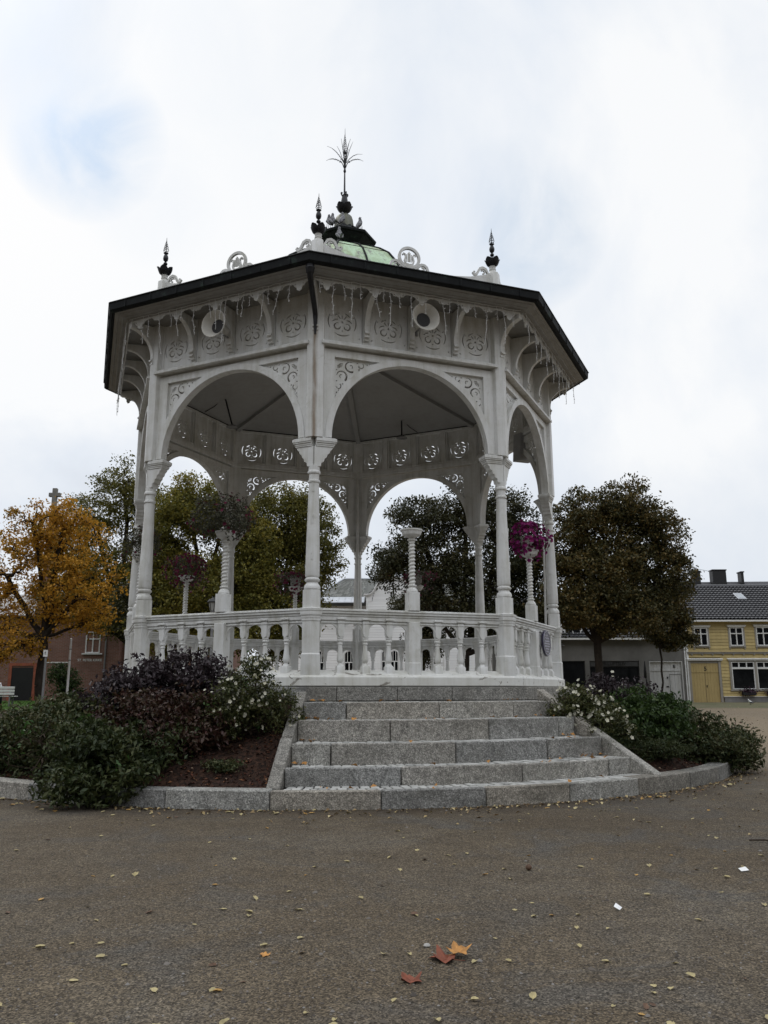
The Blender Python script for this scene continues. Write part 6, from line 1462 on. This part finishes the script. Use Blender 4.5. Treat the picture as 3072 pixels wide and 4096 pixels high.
link('number', text_mesh('6', .17, M['black'], .003, .004), pl_, (-11.30, 13.916, z0 + 2.345), 0)
z0 = gz(-4.9, 12.5)
lt_ = thing('lantern', 'black-topped lantern on a post left of the tall petunia pedestal', 'lantern', (-4.9, 12.5, z0), 0)
MB().lathe([(.06, z0 - .1), (.05, 2.2), (.045, 4.15), (.09, 4.18), (.09, 4.22)], (-4.9, 12.5), 10).build('post', M['greysteel'], lt_, smooth=50)
MB().lathe([(.10, 4.225), (.165, 4.52)], (-4.9, 12.5), 6).build('glass_case', M['panel_light'], lt_)
b = MB(); b.lathe([(.21, 4.525), (.215, 4.55), (.15, 4.64), (.05, 4.67), (.03, 4.72)], (-4.9, 12.5), 6)
for i in range(6): a_ = i * pi / 3; b.tube([(-4.9 + .10 * cos(a_), 12.5 + .10 * sin(a_), 4.22), (-4.9 + .17 * cos(a_), 12.5 + .17 * sin(a_), 4.53)], .012, 4)
b.build('lantern_top', M['black'], lt_)
# ------------------------------------------------------------------ sky, sun, camera
w = bpy.data.worlds.new('World'); bpy.context.scene.world = w; w.use_nodes = True
nt = w.node_tree; n = nt.nodes; l = nt.links; bg = n['Background']
SUN_EL, SUN_AZ = 48, -35      # azimuth from +y, positive towards +x
sky = n.new('ShaderNodeTexSky'); sky.sky_type = 'NISHITA'; sky.sun_disc = False; sky.sun_elevation = radians(SUN_EL); sky.sun_rotation = radians(SUN_AZ); sky.air_density = 1.0; sky.dust_density = 1.5
tc = n.new('ShaderNodeTexCoord')
def noise(scale, det, vec, dist=0.0, rough=.55):
    t = n.new('ShaderNodeTexNoise'); t.inputs['Scale'].default_value = scale; t.inputs['Detail'].default_value = det; t.inputs['Distortion'].default_value = dist; t.inputs['Roughness'].default_value = rough; l.new(vec, t.inputs['Vector']); return t.outputs['Fac']
def ramp(fac, stops):
    t = n.new('ShaderNodeValToRGB'); e = t.color_ramp.elements
    while len(e) > 1: e.remove(e[-1])
    for i, (p, c) in enumerate(stops):
        q = e[0] if i == 0 else e.new(p); q.position = p; q.color = (*c, 1) if hasattr(c, '__len__') else (c, c, c, 1)
    l.new(fac, t.inputs[0]); return t.outputs[0]
def mth(op, a, b):
    t = n.new('ShaderNodeMath'); t.operation = op
    for i, v in enumerate((a, b)):
        if hasattr(v, 'links'): l.new(v, t.inputs[i])
        else: t.inputs[i].default_value = v
    return t.outputs[0]
def mix(f, a, b):
    t = n.new('ShaderNodeMix'); t.data_type = 'RGBA'
    for k_, v in ((0, f), (6, a), (7, b)):
        if hasattr(v, 'links'): l.new(v, t.inputs[k_])
        elif k_ == 0: t.inputs[0].default_value = v
        else: t.inputs[k_].default_value = (*v, 1)
    return t.outputs[2]
vec = tc.outputs['Generated']
cl = noise(2.1, 7, vec, .35, .55)
SB = .10
g = lambda *c: tuple(v / SB for v in c)
cloud = ramp(cl, [(.30, g(.66, .70, .77)), (.46, g(.82, .87, .94)), (.60, g(.98, .99, 1.0))])
def spot(az, el, width, soft):    # thin places in the cloud, towards a given part of the sky
    d = Vector((sin(radians(az)) * cos(radians(el)), cos(radians(az)) * cos(radians(el)), sin(radians(el))))
    t = n.new('ShaderNodeVectorMath'); t.operation = 'DOT_PRODUCT'; t.inputs[1].default_value = d; l.new(vec, t.inputs[0])
    return ramp(t.outputs['Value'], [(cos(radians(width + soft)), 0), (cos(radians(max(width - soft, .1))), 1)])
def skydir(u, v):
    x = (u - 829.5) / 1777.27; y = (1106 - v) / 1777.27; p = .2143676
    Y = cos(p) - y * sin(p); Z = sin(p) + y * cos(p); az = math.degrees(atan2(x, Y)) + 1.84; el = math.degrees(atan2(Z, hypot(x, Y))); return az, el
fine = noise(7, 6, vec, .5)
blue = None
for (az, el, wd, st, am) in ((-20.3, 34.6, 1.0, .9, 1.25), (-21.8, 36.2, .5, 1.2, .6), (-24.6, 38.8, .6, 1.5, .4), (-15.8, 32.6, .6, 1.8, .2), (13.0, 30.4, .7, 2.0, .55), (11.7, 31.6, .4, 1.8, .35), (-8, 46, 6, 9, .18)):
    s = mth('MULTIPLY', spot(az, el, wd, st), mth('MULTIPLY', ramp(fine, [(.35, .25), (.6, 1)]), am)); blue = s if blue is None else mth('MAXIMUM', blue, s)
white = spot(-25, 29.5, 4, 5); col = mix(mth('MULTIPLY', white, .9), cloud, g(1.0, 1.0, 1.0))
bl = mix(.5, sky.outputs[0], g(.40, .66, .90))
col = mix(blue, col, bl)
sp = n.new('ShaderNodeSeparateXYZ'); l.new(vec, sp.inputs[0])
low = ramp(mth('ADD', sp.outputs[2], mth('MULTIPLY', mth('SUBTRACT', cl, .5), .5)), [(.02, .95), (.20, .55), (.34, 0)])
col = mix(mth('MULTIPLY', low, .55), col, g(.72, .765, .83))
front = ramp(sp.outputs[1], [(.05, 0), (.62, 1)])      # thin bright cloud ahead; behind the camera an overcast sky brightest overhead
dens = mix(front, ramp(sp.outputs[2], [(.0, .13), (.2, .24), (.42, .95), (.65, 1.75), (1.0, 1.75)]), (1.0, 1.0, 1.0))
vm_ = n.new('ShaderNodeVectorMath'); vm_.operation = 'MULTIPLY'; l.new(mix(.04, col, sky.outputs[0]), vm_.inputs[0]); l.new(dens, vm_.inputs[1]); l.new(vm_.outputs[0], bg.inputs[0]); bg.inputs[1].default_value = SB
sun = bpy.data.lights.new('sun', 'SUN'); sun.energy = .6; sun.angle = radians(25); sun.color = (1, .96, .9)
so_ = bpy.data.objects.new('sun', sun); C.objects.link(so_)
d = Vector((sin(radians(SUN_AZ)) * cos(radians(SUN_EL)), cos(radians(SUN_AZ)) * cos(radians(SUN_EL)), sin(radians(SUN_EL)))); so_.rotation_euler = d.to_track_quat('Z', 'Y').to_euler(); so_.location = (0, 0, 40)
cam = bpy.data.cameras.new('camera'); cam.sensor_fit = 'VERTICAL'; cam.sensor_height = 36; cam.lens = 1777.267 / 2212 * 36; cam.clip_end = 3000; cam.clip_start = .05
co = bpy.data.objects.new('camera', cam); C.objects.link(co); bpy.context.scene.camera = co
p, y, r = .2143676, YAW, -.0018166
fw = Vector((sin(y) * cos(p), cos(y) * cos(p), sin(p))); right = Vector((cos(y), -sin(y), 0)); up = right.cross(fw)
right, up = right * cos(r) + up * sin(r), up * cos(r) - right * sin(r)
mtx = Matrix((right, up, -fw)).transposed().to_4x4(); mtx.translation = (CX, CY, 1.359); co.matrix_world = mtx
sc_ = bpy.context.scene; sc_.view_settings.view_transform = 'Standard'; sc_.view_settings.look = 'None'; sc_.view_settings.exposure = 0; sc_.view_settings.gamma = 1
sc_.cycles.max_bounces = 6; sc_.cycles.diffuse_bounces = 3; sc_.cycles.transmission_bounces = 4; sc_.cycles.transparent_max_bounces = 4
